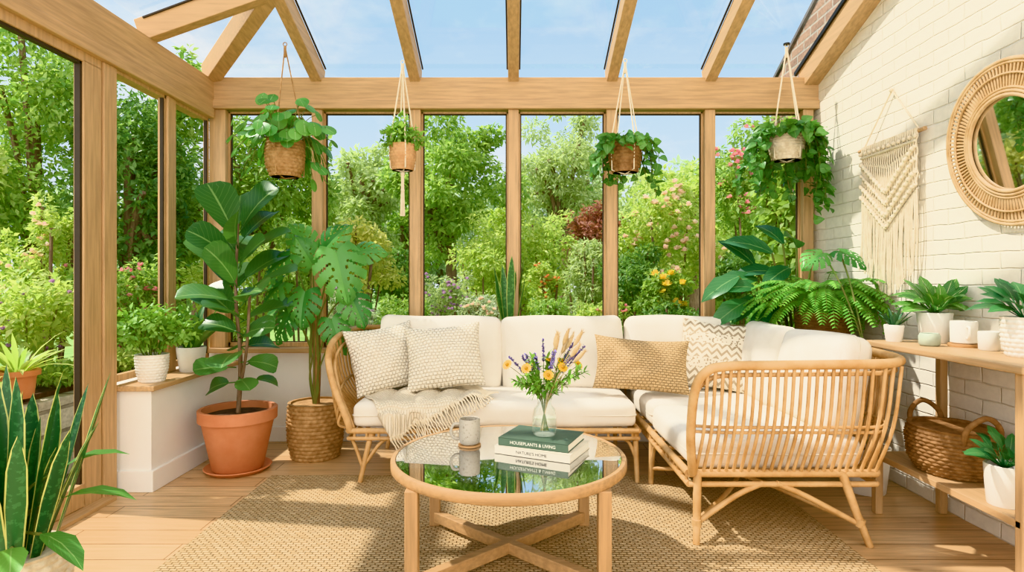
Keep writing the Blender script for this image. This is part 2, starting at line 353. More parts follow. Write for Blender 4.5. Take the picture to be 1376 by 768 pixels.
# roof
Z0=2.80;SL=.37
def rz(d): return Z0+SL*(BD-d)
R=T('ceiling','pitched glass roof on oak rafters over the garden room','ceiling',(0,2.4,2.7),kind='structure')
E=.4;sl=M()
for x in px_posts[1:6]:
    de=max(E,BD-(x-LX));m=M().bar((x,BD+.04,rz(BD+.04)-.085),(x,de,rz(de)-.085),.08,.13);obj('rafter',m,oaky,R,w=True,smooth=False,bevel=.005)
    for o in(-.047,.047): sl.bar((x+o,BD+.04,rz(BD+.04)-.012),(x+o,de,rz(de)-.012),.01,.01)
obj('rafter',M().bar((RX-.04,BD+.04,rz(BD+.04)-.09),(RX-.04,E,rz(E)-.09),.13,.17),oaky,R,w=True,smooth=False,bevel=.005)
for d in(3.66,2.9,2.17,1.44):
    xe=LX+(BD-d);m=M().bar((LX-.04,d,Z0-.085),(xe,d,Z0+SL*(xe-LX)-.085),.08,.14);obj('rafter',m,oakx,R,w=True,smooth=False,bevel=.005)
    for o in(-.047,.047): sl.bar((LX,d+o,Z0-.012),(xe,d+o,Z0+SL*(xe-LX)-.012),.01,.01)
xe=LX+(BD-E)
obj('hip_rafter',M().bar((LX-.02,BD+.02,Z0-.085),(xe,E,rz(E)-.085),.1,.16),oaky,R,w=True,smooth=False,bevel=.005)
obj('roof_pane',M().add([(LX,BD+.1,rz(BD)),(RX-.02,BD+.1,rz(BD)),(RX-.02,E,rz(E)),(xe,E,rz(E))],[(0,1,2,3)]),roofgl,R,w=True,smooth=False)
obj('roof_pane',M().add([(LX-.05,BD+.05,Z0),(xe,E,rz(E)),(LX-.05,E,Z0)],[(0,1,2)]),roofgl,R,w=True,smooth=False)
obj('glazing_seal',sl,gask,R,w=True,smooth=False)
obj('flashing',M().bar((RX-.11,BD+.1,rz(BD+.1)-.01),(RX-.11,E,rz(E)-.01),.02,.03),metal,R,w=True,smooth=False)
st('wall_right',M().poly([(RX,-.8,0),(RX,BD+.14,0),(RX,BD+.14,rz(BD+.14)),(RX,-.8,rz(-.8))],(.12,0,0)),brick,'white painted brick wall on the right','wall',smooth=False)
H=T('brick_house','brown brick house gable rising beyond the glass roof','building',(2.6,4,0))
obj('gable_wall',M().poly([(2.38,-.8,0),(2.38,5.5,0),(2.38,5.5,2.95),(2.38,3.,4.22),(2.38,-.8,4.22)],(.3,0,0)),redbrick,H,w=True,smooth=False)
obj('verge',M().bar((2.4,5.56,2.95),(2.4,3.,4.25),.08,.03),slate,H,w=True,smooth=False)
st_r=obj('jute_rug',M().span((-1.47,1.5,0),(1.5,3.62,.012)),jute,w=True,loc=(0,2.5,0),smooth=False,bevel=.005)
tag(st_r,'large woven natural jute rug under the coffee table and sofa','rug')
# ------------------------------------------------------------ profiles and foliage materials
OV=[(0,.05),(.2,.7),(.45,1),(.75,.7),(1,0)]
FIG=[(0,.15),(.1,.45),(.28,.7),(.5,.9),(.7,1),(.86,.9),(.96,.55),(1,0)]
RND=[(0,.1),(.12,.65),(.3,.95),(.5,1),(.72,.9),(.9,.55),(1,0)]
HEART=[(0,.5),(.12,.95),(.3,1),(.6,.68),(.85,.28),(1,0)]
LANCE=[(0,.2),(.2,.7),(.45,1),(.75,.65),(1,0)]
BLADE=[(0,.55),(.25,.8),(.5,1),(.75,.9),(.9,.5),(1,0)]
PIN=[(0,.6),(.3,1),(1,0)]
figm=leafm('fig_leaf',S(62,106,60),S(100,148,80),S(132,168,104),trans=.28,rough=.3)
monm=leafm('monstera_leaf',S(72,134,72),S(116,176,98),None,trans=.32,rough=.26)
darkm=leafm('dark_leaf',S(48,98,64),S(76,132,80),S(122,164,106),trans=.22,rough=.3)
fernm=leafm('fern_leaf',S(92,154,70),S(142,196,96),trans=.35)
snakem=leafm('snake_leaf',S(42,84,54),S(64,110,68),None,S(200,200,122),trans=.15,rough=.35)
snakep=leafm('snake_plain',S(62,106,62),S(96,142,80),None,S(180,190,110),trans=.15,rough=.35)
herbm=leafm('herb_leaf',S(108,158,76),S(156,196,106),trans=.35)
pilm=leafm('pilea_leaf',S(74,140,64),S(114,172,86),S(148,190,118),trans=.3,rough=.3)
ivym=leafm('ivy_leaf',S(64,120,60),S(110,162,82),S(134,176,106),trans=.32,rough=.35)
varm=leafm('variegated_leaf',S(64,124,60),S(108,162,80),S(206,214,156),trans=.25,rough=.35)
succm=leafm('aloe_leaf',S(66,104,76),S(98,138,98),trans=.1)
def dirs(az,el): 
    az=np.asarray(az);el=np.asarray(el);return np.stack([np.cos(el)*np.cos(az),np.cos(el)*np.sin(az),np.sin(el)],-1)
def potshape(r0,r1,h,rim=0,t=.012):
    p=[(1e-5,0),(r0*.96,0),(r0,.006)]
    if rim: p+=[(r1-.012,h-rim),(r1+.006,h-rim+.003),(r1+.008,h-.004),(r1+.002,h)]
    else: p+=[((r0+r1)/2*1.01,h/2),(r1,h-.004),(r1-.003,h)]
    return p+[(r1-t,h-.002),(r1-t*1.4,h*.8),(1e-5,h*.8)]
def soild(r,z): return M().lathe([(r,z-.01),(r,z),(r*.6,z+.006),(1e-5,z+.01)],(0,0,0),24)
def fig():
    x,d=X(320,3.76),3.76
    t=T('fiddle_leaf_fig','tall fiddle leaf fig in a terracotta pot on the floor by the ledge','plant',(x,d,0))
    obj('saucer',M().lathe([(1e-5,0),(.17,0),(.2,.025),(.195,.03),(.16,.012),(1e-5,.012)],(0,0,0),40),terra,t)
    m=M();m.lathe([(r,z+.013) for r,z in potshape(.15,.225,.38,.075,.016)],(0,0,0),48);obj('pot',m,terra,t)
    obj('soil',soild(.198,.35),soil,t)
    tr=spl([(0,0,.33),(.01,.01,.7),(-.015,0,1.1),(.0,.0,1.55)],6)
    tk=M().tube(tr,np.linspace(.016,.008,len(tr)),8);tk.tube(spl([(.0,.0,.45),(.07,-.04,.75),(.1,-.06,1.1)],6),.009,6);obj('trunk',tk,bark,t)
    lf=M();n=33;P=[];Dd=[];L=[];W=[];dr=[]
    for i in range(n):
        f=i/(n-1);z=.52+1.0*f;az=i*2.4+.6;el=.05+1.0*f+random.uniform(-.25,.25)
        if f>.88:el=1.05+random.uniform(-.2,.2)
        b=np.array((.012*math.cos(az),.012*math.sin(az),z));
        if i%3==0 and f<.6:b=b+np.array((.06,-.03,.05))
        P.append(b);Dd.append(dirs(az,el));l=(.18 if f<.2 else .25 if f<.4 else .31)*random.uniform(.82,1.12);L.append(l);W.append(l*.78);dr.append(random.uniform(.3,1.2)*(1-.5*f))
    P=np.array(P);Dd=np.array(Dd)
    for p,q in zip(P,Dd): lf.tube([p,p+q*.06],.004,5)
    lf.leaves(P+Dd*.055,Dd,np.array((0,-.6,.9))+rnd(n)*.3,np.array(L),np.array(W),FIG,np.array(dr),.13)
    obj('leaves',lf,figm,t,sharp=0)
fig()
def mleaf(m,b,Dv,U,L,W,droop=.6,K=5.):
    Dv=norm(Dv);Sv=norm(np.cross(Dv,U));Nv=np.cross(Sv,Dv);nu,nv=50,10
    for sg in(-1,1):
        V=[];f=[]
        for i in range(nu+1):
            u=i/nu;w=math.sin(PI*min(1,(.1+.9*u)**.75))
            for j in range(nv+1):
                v=j/nv;al=u-.2*v*(1-u)**2+.06*v*math.sin(PI*u);a=droop*al
                V.append(b+Dv*(L*math.sin(a)/droop)-Nv*(L*(1-math.cos(a))/droop)+Sv*(sg*v*w*W/2)-Nv*(v*v*.1*W)+Nv*(.04*W*math.sin(3*v)))
        for i in range(nu):
            for j in range(nv):
                uc,vc=(i+.5)/nu,(j+.5)/nv;s_=(uc-.22*vc+.05)*K;fr=s_-math.floor(s_)
                if vc>.33 and fr<.1+.2*vc and .1<uc<.93: continue
                if .17<vc<.3 and .5<fr<.75 and .15<uc<.8: continue
                q=i*(nv+1)+j;f.append((q,q+1,q+nv+2,q+nv+1))
        m.add(V,f)
def monstera(name,label,x,d,pot,zpot,stemh,specs,pole=True):
    t=T(name,label,'plant',(x,d,0));pot(t);st_=M();lf=M()
    if pole:
        obj('moss_pole',M().tube(spl([(0,0,zpot-.05),(0.01,0,zpot+.25),(0,0,stemh)],5),.026,10),moss,t)
    for (sz,px,py,pz,dx,dy,dz,L) in specs:
        s0=Vector((.02*np.sign(px),-.02,sz));e=Vector((px,py,pz));mid=(s0+e)/2+Vector((0,0,.06))
        st_.tube(spl([Vector((0,-.02,zpot-.03)),Vector((.03*np.sign(px),-.03,(zpot+sz)/2)),s0,mid,e],5),.005,6)
        mleaf(lf,np.array(e),np.array((dx,dy,dz)),norm(np.array((dx*.4,-.75,.6))),L,L*.95)
    obj('stems',st_,stemg,t);obj('leaves',lf,monm,t,sharp=0)
    return t
def pot_bas(t):
    obj('basket',M().basket([(.15,0),(.175,.12),(.18,.25),(.172,.36)],14,26,.012),basketm,t);obj('soil',soild(.158,.32),soil,t)
mx,md=X(424,4.04),4.04
monstera('monstera','monstera with split leaves on a moss pole in a woven basket',mx,md,pot_bas,.36,.95,[
 (.9,.2,-.2,1.38,.25,-.2,-.85,.36),(.92,-.13,-.12,1.36,-.7,-.2,-.5,.27),(.95,.06,.0,1.4,.5,-.2,.6,.25),(.85,-.2,-.06,1.18,-.75,-.1,-.65,.25),
 (.85,.0,-.2,1.12,-.1,-.35,-.9,.25),(.8,.26,-.1,1.1,.5,-.2,-.8,.25),(.7,-.12,-.14,.98,-.5,-.25,-.8,.23),(.95,-.06,.04,1.42,-.5,-.1,.65,.23),(.6,.15,-.14,.94,.4,-.3,-.85,.22),(.9,.26,.0,1.38,.8,-.1,.15,.23),(.7,-.22,.02,1.02,-.85,0,-.35,.2),(.55,.18,-.06,.84,.6,-.2,-.6,.19),(.9,.0,-.06,1.3,-.2,-.3,.5,.22)])
def snake(name,label,loc,potf,n,r,hmin,hmax,w,zs,mt,lean=.25,extra=None):
    t=T(name,label,'plant',loc);potf(t);m=M()
    az=np.arange(n)*2.4+.5;rr=r*np.sqrt((np.arange(n)+.5)/n)
    P=np.stack([rr*np.cos(az),rr*np.sin(az),np.full(n,zs)],1);el=PI/2-lean*rr/r*rng.uniform(.4,1.3,n)
    h=rng.uniform(hmin,hmax,n)
    m.leaves(P,dirs(az,el),dirs(az+PI,np.zeros(n)+.3)+rnd(n)*.6,h,np.full(n,w)*rng.uniform(.8,1.15,n),BLADE,rng.uniform(-.15,.15,n),.2)
    obj('leaves',m,mt,t,sharp=0)
    if extra: extra(t)
    return t
def pot_white_weave(t):
    obj('pot',M().basket([(.11,0),(.15,.1),(.16,.2),(.15,.28)],12,24,.009),basketl,t);obj('soil',soild(.13,.25),soil,t)
def broad(t):
    m=M();s=M()
    for az,el,z,L in((.2,.35,.42,.24),(-.4,.1,.36,.24),(.6,.5,.5,.2),(-.9,.2,.33,.2)):
        p=np.array((.05*math.cos(az),.05*math.sin(az),z));s.tube(spl([(.02*math.cos(az),.02*math.sin(az),.25),(p[0]*.5,p[1]*.5,z-.05),tuple(p)],4),.005,6)
        p2=p+.1*dirs(az,el);s.tube([p,p2],.005,6);m.leaves([p2],dirs(az,el),(0,0,1),L,.085,OV,.9,.1)
    obj('broad_leaves',m,ivym,t,sharp=0);obj('leaf_stalks',s,stemg,t)
snake('snake_plant','large yellow edged snake plant in a pale woven pot, near left corner',(X(18,2.0),2.0,0),pot_white_weave,26,.11,.36,.7,.062,.25,snakem,.36,broad)
def pot_small(t): obj('pot',M().lathe(potshape(.05,.065,.12),(0,0,0),32),ceram,t);obj('soil',soild(.05,.1),soil,t)
snake('snake_plant','upright snake plant on the back window sill behind the sofa',(X(686,4.41),4.43,.695),pot_small,12,.045,.42,.62,.06,.1,snakep,.32)
def ledge():
    t=T('potted_herb','bushy light green herb in a textured white pot on the ledge','plant',(-2.125,3.5,.60))
    obj('pot',M().basket([(.065,0),(.082,.07),(.088,.15)],9,20,.005),ceram,t);obj('soil',soild(.075,.135),soil,t)
    m=M();s=M();bl=[((.0,0,.32),(.16,.14,.14))]+[((.14*math.cos(a),.11*math.sin(a),.28+.08*(i%2)),(.09,.08,.08)) for i,a in enumerate(np.arange(6)*1.05)]
    bl=[((c[0]+.03,c[1],c[2]),r) for c,r in bl]
    m.cloud(bl,1000,.045,.6,.1,.2)
    for i in range(16):
        a=i*2.4;s.tube(spl([(.03*math.cos(a),.03*math.sin(a),.13),(.08*math.cos(a),.08*math.sin(a),.24),(.14*math.cos(a)+.03,.12*math.sin(a),.34)],4),.003,5)
    obj('foliage',m,herbm,t,sharp=0);obj('stems',s,stemg,t)
    t=T('potted_aspidistra','upright leafy plant in a smooth cream pot, far end of the ledge','plant',(-2.11,3.9,.60))
    obj('pot',M().lathe(potshape(.07,.09,.16),(0,0,0),32),ceram,t);obj('soil',soild(.068,.135),soil,t)
    m=M();n=24;az=np.arange(n)*2.4;el=rng.uniform(.8,1.45,n)
    m.leaves(np.stack([.03*np.cos(az),.03*np.sin(az),np.full(n,.13)],1),dirs(az,el),(0,0,1),rng.uniform(.2,.38,n),.055,LANCE,rng.uniform(.3,.9,n),.15);obj('leaves',m,ivym,t,sharp=0)
ledge()
def fern():
    t=T('potted_fern','lush green fern in a wicker pot on a stool behind the sofa','plant',(1.98,3.82,0))
    s=M().lathe([(1e-5,.7),(.15,.7),(.155,.725),(1e-5,.725)],(0,0,0),32)
    for a in(.8,2.37,3.94,5.5): s.bar((.1*math.cos(a),.1*math.sin(a),.7),(.14*math.cos(a),.14*math.sin(a),0),.03,.03)
    obj('stool',s,conz,t)
    b=M().basket([(.12,.725),(.15,.82),(.155,.98)],12,24,.01);obj('basket',b,basketd,t);obj('soil',soild(.14,.96),soil,t)
    m=M();st_=M();n=96
    for i in range(n):
        az=i*2.4;f=i/n;L=random.uniform(.42,.56)*(1-.05*f);e=.75+.75*f;e1=e-1.8-random.random()*.6
        p=np.array((.05*math.cos(az),.05*math.sin(az),.99));pts=[p];k=24
        for j in range(k):
            a=e+(e1-e)*j/k;q=pts[-1]+dirs(az,a)*L/k
            if q[0]>.2:q[0]=.2+random.random()*.01
            pts.append(q)
        pts=np.array(pts);st_.tube(pts[::3],.0025,4)
        Td=norm(np.gradient(pts,axis=0));sd=np.array((-math.sin(az),math.cos(az),0));sz=np.sin(PI*(np.arange(k+1)+1.5)/(k+3))**.7*.068
        for sg in(-1,1):
            m.leaves(pts[1:],norm(sd*sg+Td[1:]*.35+np.array((0,0,-.1))),(0,-.3,1),sz[1:],.022,PIN,.5,.05)
    v=np.concatenate(m.v);v[:,0]=np.minimum(v[:,0],.245);m.v=[v]
    obj('fronds',m,fernm,t,sharp=0);obj('frond_stalks',st_,stemg,t)
fern()
def cornerplant():
    t=T('rubber_plant','dark glossy broad leaved plant in the back right corner behind the sofa','plant',(2.0,4.2,0))
    obj('pot',M().lathe(potshape(.12,.15,.32),(0,0,0),36),ceram,t);obj('soil',soild(.13,.27),soil,t)
    s=M();m=M()
    for i,(tx,ty,tz,L,az,el) in enumerate([(-.3,-.05,1.2,.34,3.3,.1),(-.22,-.1,1.38,.36,2.9,.55),(-.05,-.1,1.42,.32,-2.0,.5),(-.38,-.08,1.05,.34,3.6,-.3),(-.15,-.12,1.15,.32,-2.2,.1),(.05,-.1,1.3,.26,-1.6,.4),(-.3,0,1.3,.32,3.0,.9),(-.1,0,1.45,.3,2.2,.9),(.03,-.05,1.12,.3,-1.6,-.1),(-.45,-.1,1.22,.32,3.4,-.35),(-.2,-.15,1.02,.3,-2.6,-.3),(-.34,-.12,1.14,.3,-2.9,.2),(0,-.12,1.02,.28,-1.8,-.3),(-.28,-.08,1.1,.3,3.2,-.6),(-.1,-.1,1.28,.3,-2.5,-.2),(-.2,-.1,1.25,.3,2.8,.2)]):
        a=Vector((.02*(i%3-1),.02*(i%2),.28));e=Vector((tx,ty,tz));s.tube(spl([a,a*.5+e*.4+Vector((0,0,.25)),e],5),.007,6)
        m.leaves([tuple(e)],dirs(az,el),(0,-.8,.8),L,L*.46,LANCE,.8,.12)
    obj('stems',s,stemg,t);obj('leaves',m,darkm,t,sharp=0)
cornerplant()
def pot_w(t): obj('pot',M().lathe(potshape(.1,.125,.26),(0,0,0),36),ceram,t);obj('soil',soild(.105,.22),soil,t)
monstera('monstera','slim monstera raising two small split leaves above the bright fern',2.0,3.38,pot_w,.26,.9,[(.8,-.14,.2,1.36,-.7,-.35,-.3,.18),(.8,-.05,.18,1.37,.5,-.6,-.3,.18)],False)
# ------------------------------------------------------------ hanging planters
def vine(s,m,p,az,L,step=.035,lf=.05,out=.12,up=.5,box=None):
    p=np.array(p,float);v=np.array((math.cos(az)*out*8,math.sin(az)*out*8,up));pts=[p];k=max(4,int(L/step))
    for i in range(k):
        v=v*.82+np.array((random.uniform(-.25,.25),random.uniform(-.25,.25),-.32));q=pts[-1]+norm(v)*step
        if box is not None:q[0]=min(q[0],box[0]);q[1]=min(q[1],box[1])
        pts.append(q)
    pts=np.array(pts);s.tube(pts,.002,4);n=len(pts)-1
    D=norm(rnd(n)*.7+np.array((math.cos(az)*.6,math.sin(az)*.6-.2,-.45)));U=norm(np.array((math.cos(az)*.7,math.sin(az)*.7-.5,.5))+rnd(n)*.5)
    l=rng.uniform(.7,1.25,n)*lf;m.leaves(pts[1:]+rnd(n)*.014,D,U,l,l*.9,HEART,.5,.1)
def hanger(t,top,zr,r,mt,n=4,rad=.004,tail=0,zb=0):
    m=M()
    for i in range(n):
        a=i*2*PI/n+.4;m.tube([(0,0,top),(r*.95*math.cos(a),r*.95*math.sin(a),zr),(r*.9*math.cos(a),r*.9*math.sin(a),zb+.01),(0,0,zb-.008)],rad,6)
    m.tube([(0,0,top-.07),(0,0,top)],rad*2.2,8);m.tube([(.012*math.cos(a),0,top+.012+.012*math.sin(a)) for a in np.linspace(0,2*PI,12)[:-1]],.003,5,True)
    if tail:
        for i in range(14):
            a=i*2.4;q=.011*math.sqrt(i/14);m.tube([(q*math.cos(a),q*math.sin(a),zb),(q*.7*math.cos(a),q*.7*math.sin(a),zb-.08),(q*1.4*math.cos(a),q*1.4*math.sin(a),zb-tail)],.003,5)
        m.ball((0,0,zb-.02),.016);m.ball((0,0,zb-.13),.014)
    obj('hanger',m,mt,t)
def hang(name,label,px,d,pt,pb,diam,toppy,build):
    z0=Z(pb,d);h=Z(pt,d)-z0;t=T(name,label,'hanging plant',(X(px,d),d,z0));build(t,diam/2,h,Z(toppy,d)-z0);return t
def b_pilea(t,r,h,top):
    hanger(t,top,h,r*1.06,basketm,3);obj('basket',M().basket([(r*.72,0),(r*.95,h*.3),(r,h*.7),(r*.92,h)],10,22,.008),basketm,t);obj('soil',soild(r*.86,h-.02),soil,t)
    m=M();s=M();n=120;az=np.arange(n)*2.4;el=rng.uniform(-.95,1.35,n);L=rng.uniform(.1,.28,n)
    P=np.stack([.06*np.cos(az),.06*np.sin(az),np.full(n,h)],1);tip=P+dirs(az,el)*L[:,None]
    rr=np.hypot(tip[:,0],tip[:,1]);low=tip[:,2]<h+.02;sc=np.where(low&(rr<r*1.2),r*1.3/np.maximum(rr,.01),1);tip[:,0]*=sc;tip[:,1]*=sc
    fr=low&(np.sin(az)<-.6);tip[fr,2]=h-.02+rng.random(fr.sum())*.14
    for p,q in zip(P,tip):
        mid=(p+q)/2;mid[2]=max(mid[2],h)+.05;s.tube(spl([p,mid,q],3),.0025,4)
    sz=rng.uniform(.065,.11,n);dd=dirs(az,-.85+rng.uniform(-.4,.5,n));m.leaves(tip-dd*(sz*.3)[:,None],dd,norm(dirs(az,np.full(n,.35))+np.array((0,-.5,.1))+rnd(n)*.25),sz,sz,RND,.4,-.04)
    obj('stems',s,stemg,t);obj('leaves',m,pilm,t,sharp=0)
hang('hanging_pilea','round leaved pilea in a woven basket hanging above the fig tree',383,3.75,192,238,.235,62,b_pilea)
def b_mac(t,r,h,top):
    hanger(t,top,h,r*1.05,cotton,4,.005,.3);obj('pot',M().basket([(r*.8,0),(r,h*.5),(r,h)],8,20,.005),mat('tan_pot',S(206,164,120),.8,S(184,140,98),20.),t);obj('soil',soild(r*.86,h-.015),soil,t)
    m=M();m.cloud([((0,0,h+.06),(.12,.12,.08)),((-.06,0,h+.05),(.08,.08,.07)),((.07,0,h+.05),(.07,.08,.07)),((0,0,h+.14),(.06,.06,.07))],520,.045,.6,0,.1);obj('foliage',m,herbm,t,sharp=0)
hang('hanging_planter','small tan pot in a knotted cream macrame hanger with long tassel',541,3.92,197,229,.17,86,b_mac)
def b_ivy(t,r,h,top):
    hanger(t,top,h,r*1.06,cotton,4,.004);obj('basket',M().basket([(r*.75,0),(r*.98,h*.4),(r,h)],9,20,.008),basketd,t);obj('soil',soild(r*.86,h-.02),soil,t)
    m=M();s=M()
    for i in range(36):
        a=i*2.4;L=random.uniform(.12,.22) if math.sin(a)<-.6 else random.uniform(.2,.46)
        vine(s,m,(.06*math.cos(a),.06*math.sin(a),h),a,L,.03,.058,.13,1.0)
    obj('vines',s,stemg,t);obj('leaves',m,ivym,t,sharp=0)
hang('hanging_ivy','trailing ivy in a dark woven basket hanging in front of the back window',840,3.9,190,232,.21,84,b_ivy)
def b_ivy2(t,r,h,top):
    hanger(t,top,h,r*1.06,cotton,4,.005);obj('pot',M().basket([(r*.78,0),(r,h*.5),(r,h)],9,22,.006),basketl,t);obj('soil',soild(r*.86,h-.02),soil,t)
    obj('hook_plate',M().lathe([(1e-5,top+.02),(.022,top+.02),(.022,top+.03),(1e-5,top+.03)],(0,0,0),20),metal,t)
    m=M();s=M()
    for i in range(60):
        a=i*2.4;front=math.sin(a)<-.55;L=random.uniform(.15,.26) if front else random.uniform(.3,.62)
        if i%7==0:a=-.5+random.uniform(-.3,.2);L=random.uniform(.6,.85)
        ox=.16 if math.cos(a)<.5 else .1
        vine(s,m,(.07*math.cos(a),.07*math.sin(a),h),a,L,.03,.066,ox,1.7,(.22,.1))
    v=np.concatenate(m.v);v[:,0]=np.minimum(v[:,0],.285);m.v=[v]
    obj('vines',s,stemg,t);obj('leaves',m,ivym,t,sharp=0)
hang('hanging_ivy','full trailing ivy in a pale woven pot hanging near the brick wall',1057,4.2,182,216,.24,64,b_ivy2)
# ------------------------------------------------------------ sofas
def cush(name,size,r,puff,Mt,R,ax,n,wr,seed):
    o=obj(name,M().soft(size,r,puff,Mt,n,wr,seed),linen,R,w=True)
    obj('piping',M().piping(size,ax,r,Mt,wr,seed),pipem,o,w=True)
def sofa1():
    R=T('rattan_sofa','long rattan sofa section with cream cushions along the back windows','sofa',(-.1,3.9,0))
    x0,x1,y0,y1=-.97,.735,3.5,4.26
    f=M()
    for z,r in((.31,.017),(.265,.012)):
        f.tube([(x0,y0,z),(x1,y0,z)],r,10);f.tube([(x0,y1,z),(x1,y1,z)],r,10);f.tube([(x0,y0,z),(x0,y1,z)],r,10);f.tube([(x1,y0,z),(x1,y1,z)],r,10)
    for i in range(9): f.tube([(x0+(x1-x0)*(i+.5)/9,y0,.31),(x0+(x1-x0)*(i+.5)/9,y1,.31)],.01,6)
    for i in range(24):
        x=x0+(x1-x0)*(i+.5)/24;f.tube([(x,y0,.265),(x,y0,.31)],.008,6)
    obj('frame',f,rattan,R,w=True)
    for sx,x,xb in((0,-.84,-.9),(1,.72,.725)):
        for y,yb in((y0+.02,y0-.01),(y1-.03,y1-.02)):
            m=M().tube([(x,y,.3),(xb,yb,.012 if yb<3.6 else .0)],[.017,.014],10)
            if sx==0:
                m.tube(spl([(x-.12,y,.27),(x-.09,y,.2),((x+xb)/2-.02,(y+yb)/2,.1)],5),.011,8);m.tube(spl([(x+.14,y,.27),(x+.06,y,.24),((x+xb)/2,(y+yb)/2,.12)],5),.011,8)
            else: m.tube(spl([(x-.1,y,.27),(x-.04,y,.24),(x,(y+yb)/2,.15)],5),.011,8)
            m.tube([(x,y,.275),(x,y,.315)],.022,10);obj('leg',m,rattan,R,w=True)
    a=M();rail=spl([(-1.08,4.26,.86),(-1.12,4.0,.85),(-1.135,3.75,.81),(-1.12,3.6,.72),(-1.06,3.52,.56),(-.985,3.49,.4),(-.96,3.5,.31)],8)
    a.tube(rail,.02,10);a.tube([(p[0]+.03,p[1]+.03,p[2]-.05) for p in rail[:-6]],.01,8)
    rp=np.array(rail);n=20
    for i in range(n):
        q=rp[int(i*(len(rp)-8)/n)];b=np.array((x0,y0+.02+(y1-y0-.04)*(1-i/n)**1.0,.31));mid=(q+b)/2+np.array((-.05,0,-.03))
        a.tube(spl([b,mid,q],5),.0085,6)
    a.tube(spl([(-1.07,4.24,.56),(-1.09,3.9,.55),(-1.07,3.62,.5)],6),.009,8)
    obj('arm',a,rattan,R,w=True)
    b=M();b.tube([(-1.08,4.26,.86),(x1,4.26,.84)],.018,10)
    for i in range(34):
        x=-1.0+1.7*i/33;b.tube([(x,y1,.31),(x,4.26,.85)],.008,6)
    obj('backrest',b,rattan,R,w=True)
    cush('seat_cushion',(1.68,.74,.15),.045,(.0,.008,.012),Matrix.Translation((-.11,3.87,.395)),R,2,16,.003,1)
    for i,x in enumerate((-.5,.335)):
        Mt=Matrix.Translation((x,4.1,.695))@Matrix.Rotation(-.16,4,'X')@Matrix.Rotation((.02,-.015)[i],4,'Y');cush('back_cushion',(.83,.17,.5),.055,(.008,.04,.0),Mt,R,1,16,.006,i+2)
def sofa2():
    R=T('rattan_sofa','rattan corner sofa section with slatted near arm, right of the coffee table','sofa',(1.25,3.4,0))
    x0,x1,y0,y1=.80,1.66,2.72,4.26
    f=M()
    for z,r in((.315,.018),(.265,.013)):
        f.tube([(x0,y0,z),(x1,y0,z)],r,10);f.tube([(x0,y1,z),(x1,y1,z)],r,10);f.tube([(x0,y0,z),(x0,y1,z)],r,10);f.tube([(x1,y0,z),(x1,y1,z)],r,10)
    for i in range(9): f.tube([(x0,y0+(y1-y0)*(i+.5)/9,.31),(x1,y0+(y1-y0)*(i+.5)/9,.31)],.01,6)
    for i in range(22): f.tube([(x0,y0+(y1-y0)*(i+.5)/22,.265),(x0,y0+(y1-y0)*(i+.5)/22,.315)],.008,6)
    obj('frame',f,rattan,R,w=True)
    for (x,y,xb,yb) in((.84,2.72,.82,2.67),(1.5,2.72,1.6,2.67),(.81,3.47,.8,3.47),(1.62,4.2,1.64,4.2)):
        m=M().tube([(x,y,.32),((x+xb)/2,(y+yb)/2,.15),(xb,yb,.012 if yb<3.6 and xb<1.5 else 0)],[.02,.018,.015],10)
        if y<3:
            sg=1 if x<1.1 else -1;m.tube(spl([(x+sg*.3,y,.27),(x+sg*.17,y-.01,.215),((x+xb)/2,(y+yb)/2,.1)],6),.013,8)
            m.tube([(x+(xb-x)*.62,y+(yb-y)*.62,.085),(x+(xb-x)*.68,y+(yb-y)*.68,.12)],.021,10)
        else: m.tube(spl([(x,y-.12,.27),(x,y-.05,.23),(x,y,.15)],5),.011,8)
        obj('leg',m,rattan,R,w=True)
    obj('stretcher',M().tube(spl([(.83,2.7,.1),(1.2,3.2,.13),(1.62,4.2,.1)],8),.012,8).tube(spl([(1.56,2.69,.1),(1.2,3.2,.155),(.8,3.47,.1)],8),.012,8),rattan,R,w=True)
    a=M();rail=spl([(.815,2.71,.32),(.795,2.67,.5),(.80,2.63,.7),(.84,2.61,.79),(.93,2.6,.82),(1.2,2.6,.825),(1.58,2.6,.83),(1.7,2.63,.835),(1.755,2.73,.84),(1.765,2.95,.845)],8)
    a.tube(rail,.021,12)
    a.tube([(p[0]*.985+.018,p[1]+.025,p[2]-.045) for p in rail[14:]],.011,8)
    n=25
    for i in range(n):
        x=.85+.83*i/(n-1);zt=.82 if x>.9 else .80
        xt=x if x<1.6 else x+.02
        b=np.array((.83+.82*i/(n-1),2.715,.32));q=np.array((xt,2.605,zt))
        a.tube(spl([b,(b+q)/2+np.array((0,-.035,-.02)),q],5),.008,8)
    for z,o in((.52,-.018),(.545,-.024)): a.tube(spl([(.8,2.665,z),(.95,2.66+o,z),(1.25,2.66+o,z),(1.58,2.66+o,z),(1.67,2.68,z),(1.72,2.78,z),(1.73,3.0,z)],6),.007,8)
    obj('arm',a,rattan,R,w=True)
    b=M();bk=[(1.765,2.95,.845),(1.765,3.3,.85),(1.76,4.26,.86)];b.tube(spl(bk,6),.02,10);b.tube([(x0,4.26,.85),(1.76,4.26,.86)],.018,10)
    for i in range(40):
        y=2.76+1.48*i/39;b.tube(spl([(x1,y,.32),(x1+.075,y,.56),(1.762,y,.845)],4),.0085,6)
    for i in range(16): b.tube([(x0+.9*i/16,4.26,.31),(x0+.92*i/16,4.26,.85)],.008,6)
    b.tube([(1.735,2.95,.545),(1.735,4.24,.55)],.008,8)
    obj('backrest',b,rattan,R,w=True)
    for y,s in((3.12,.76),(3.84,.66)): cush('seat_cushion',(.8,s,.15),.045,(.008,.0,.012),Matrix.Translation((1.21,y,.395)),R,2,14,.003,4)
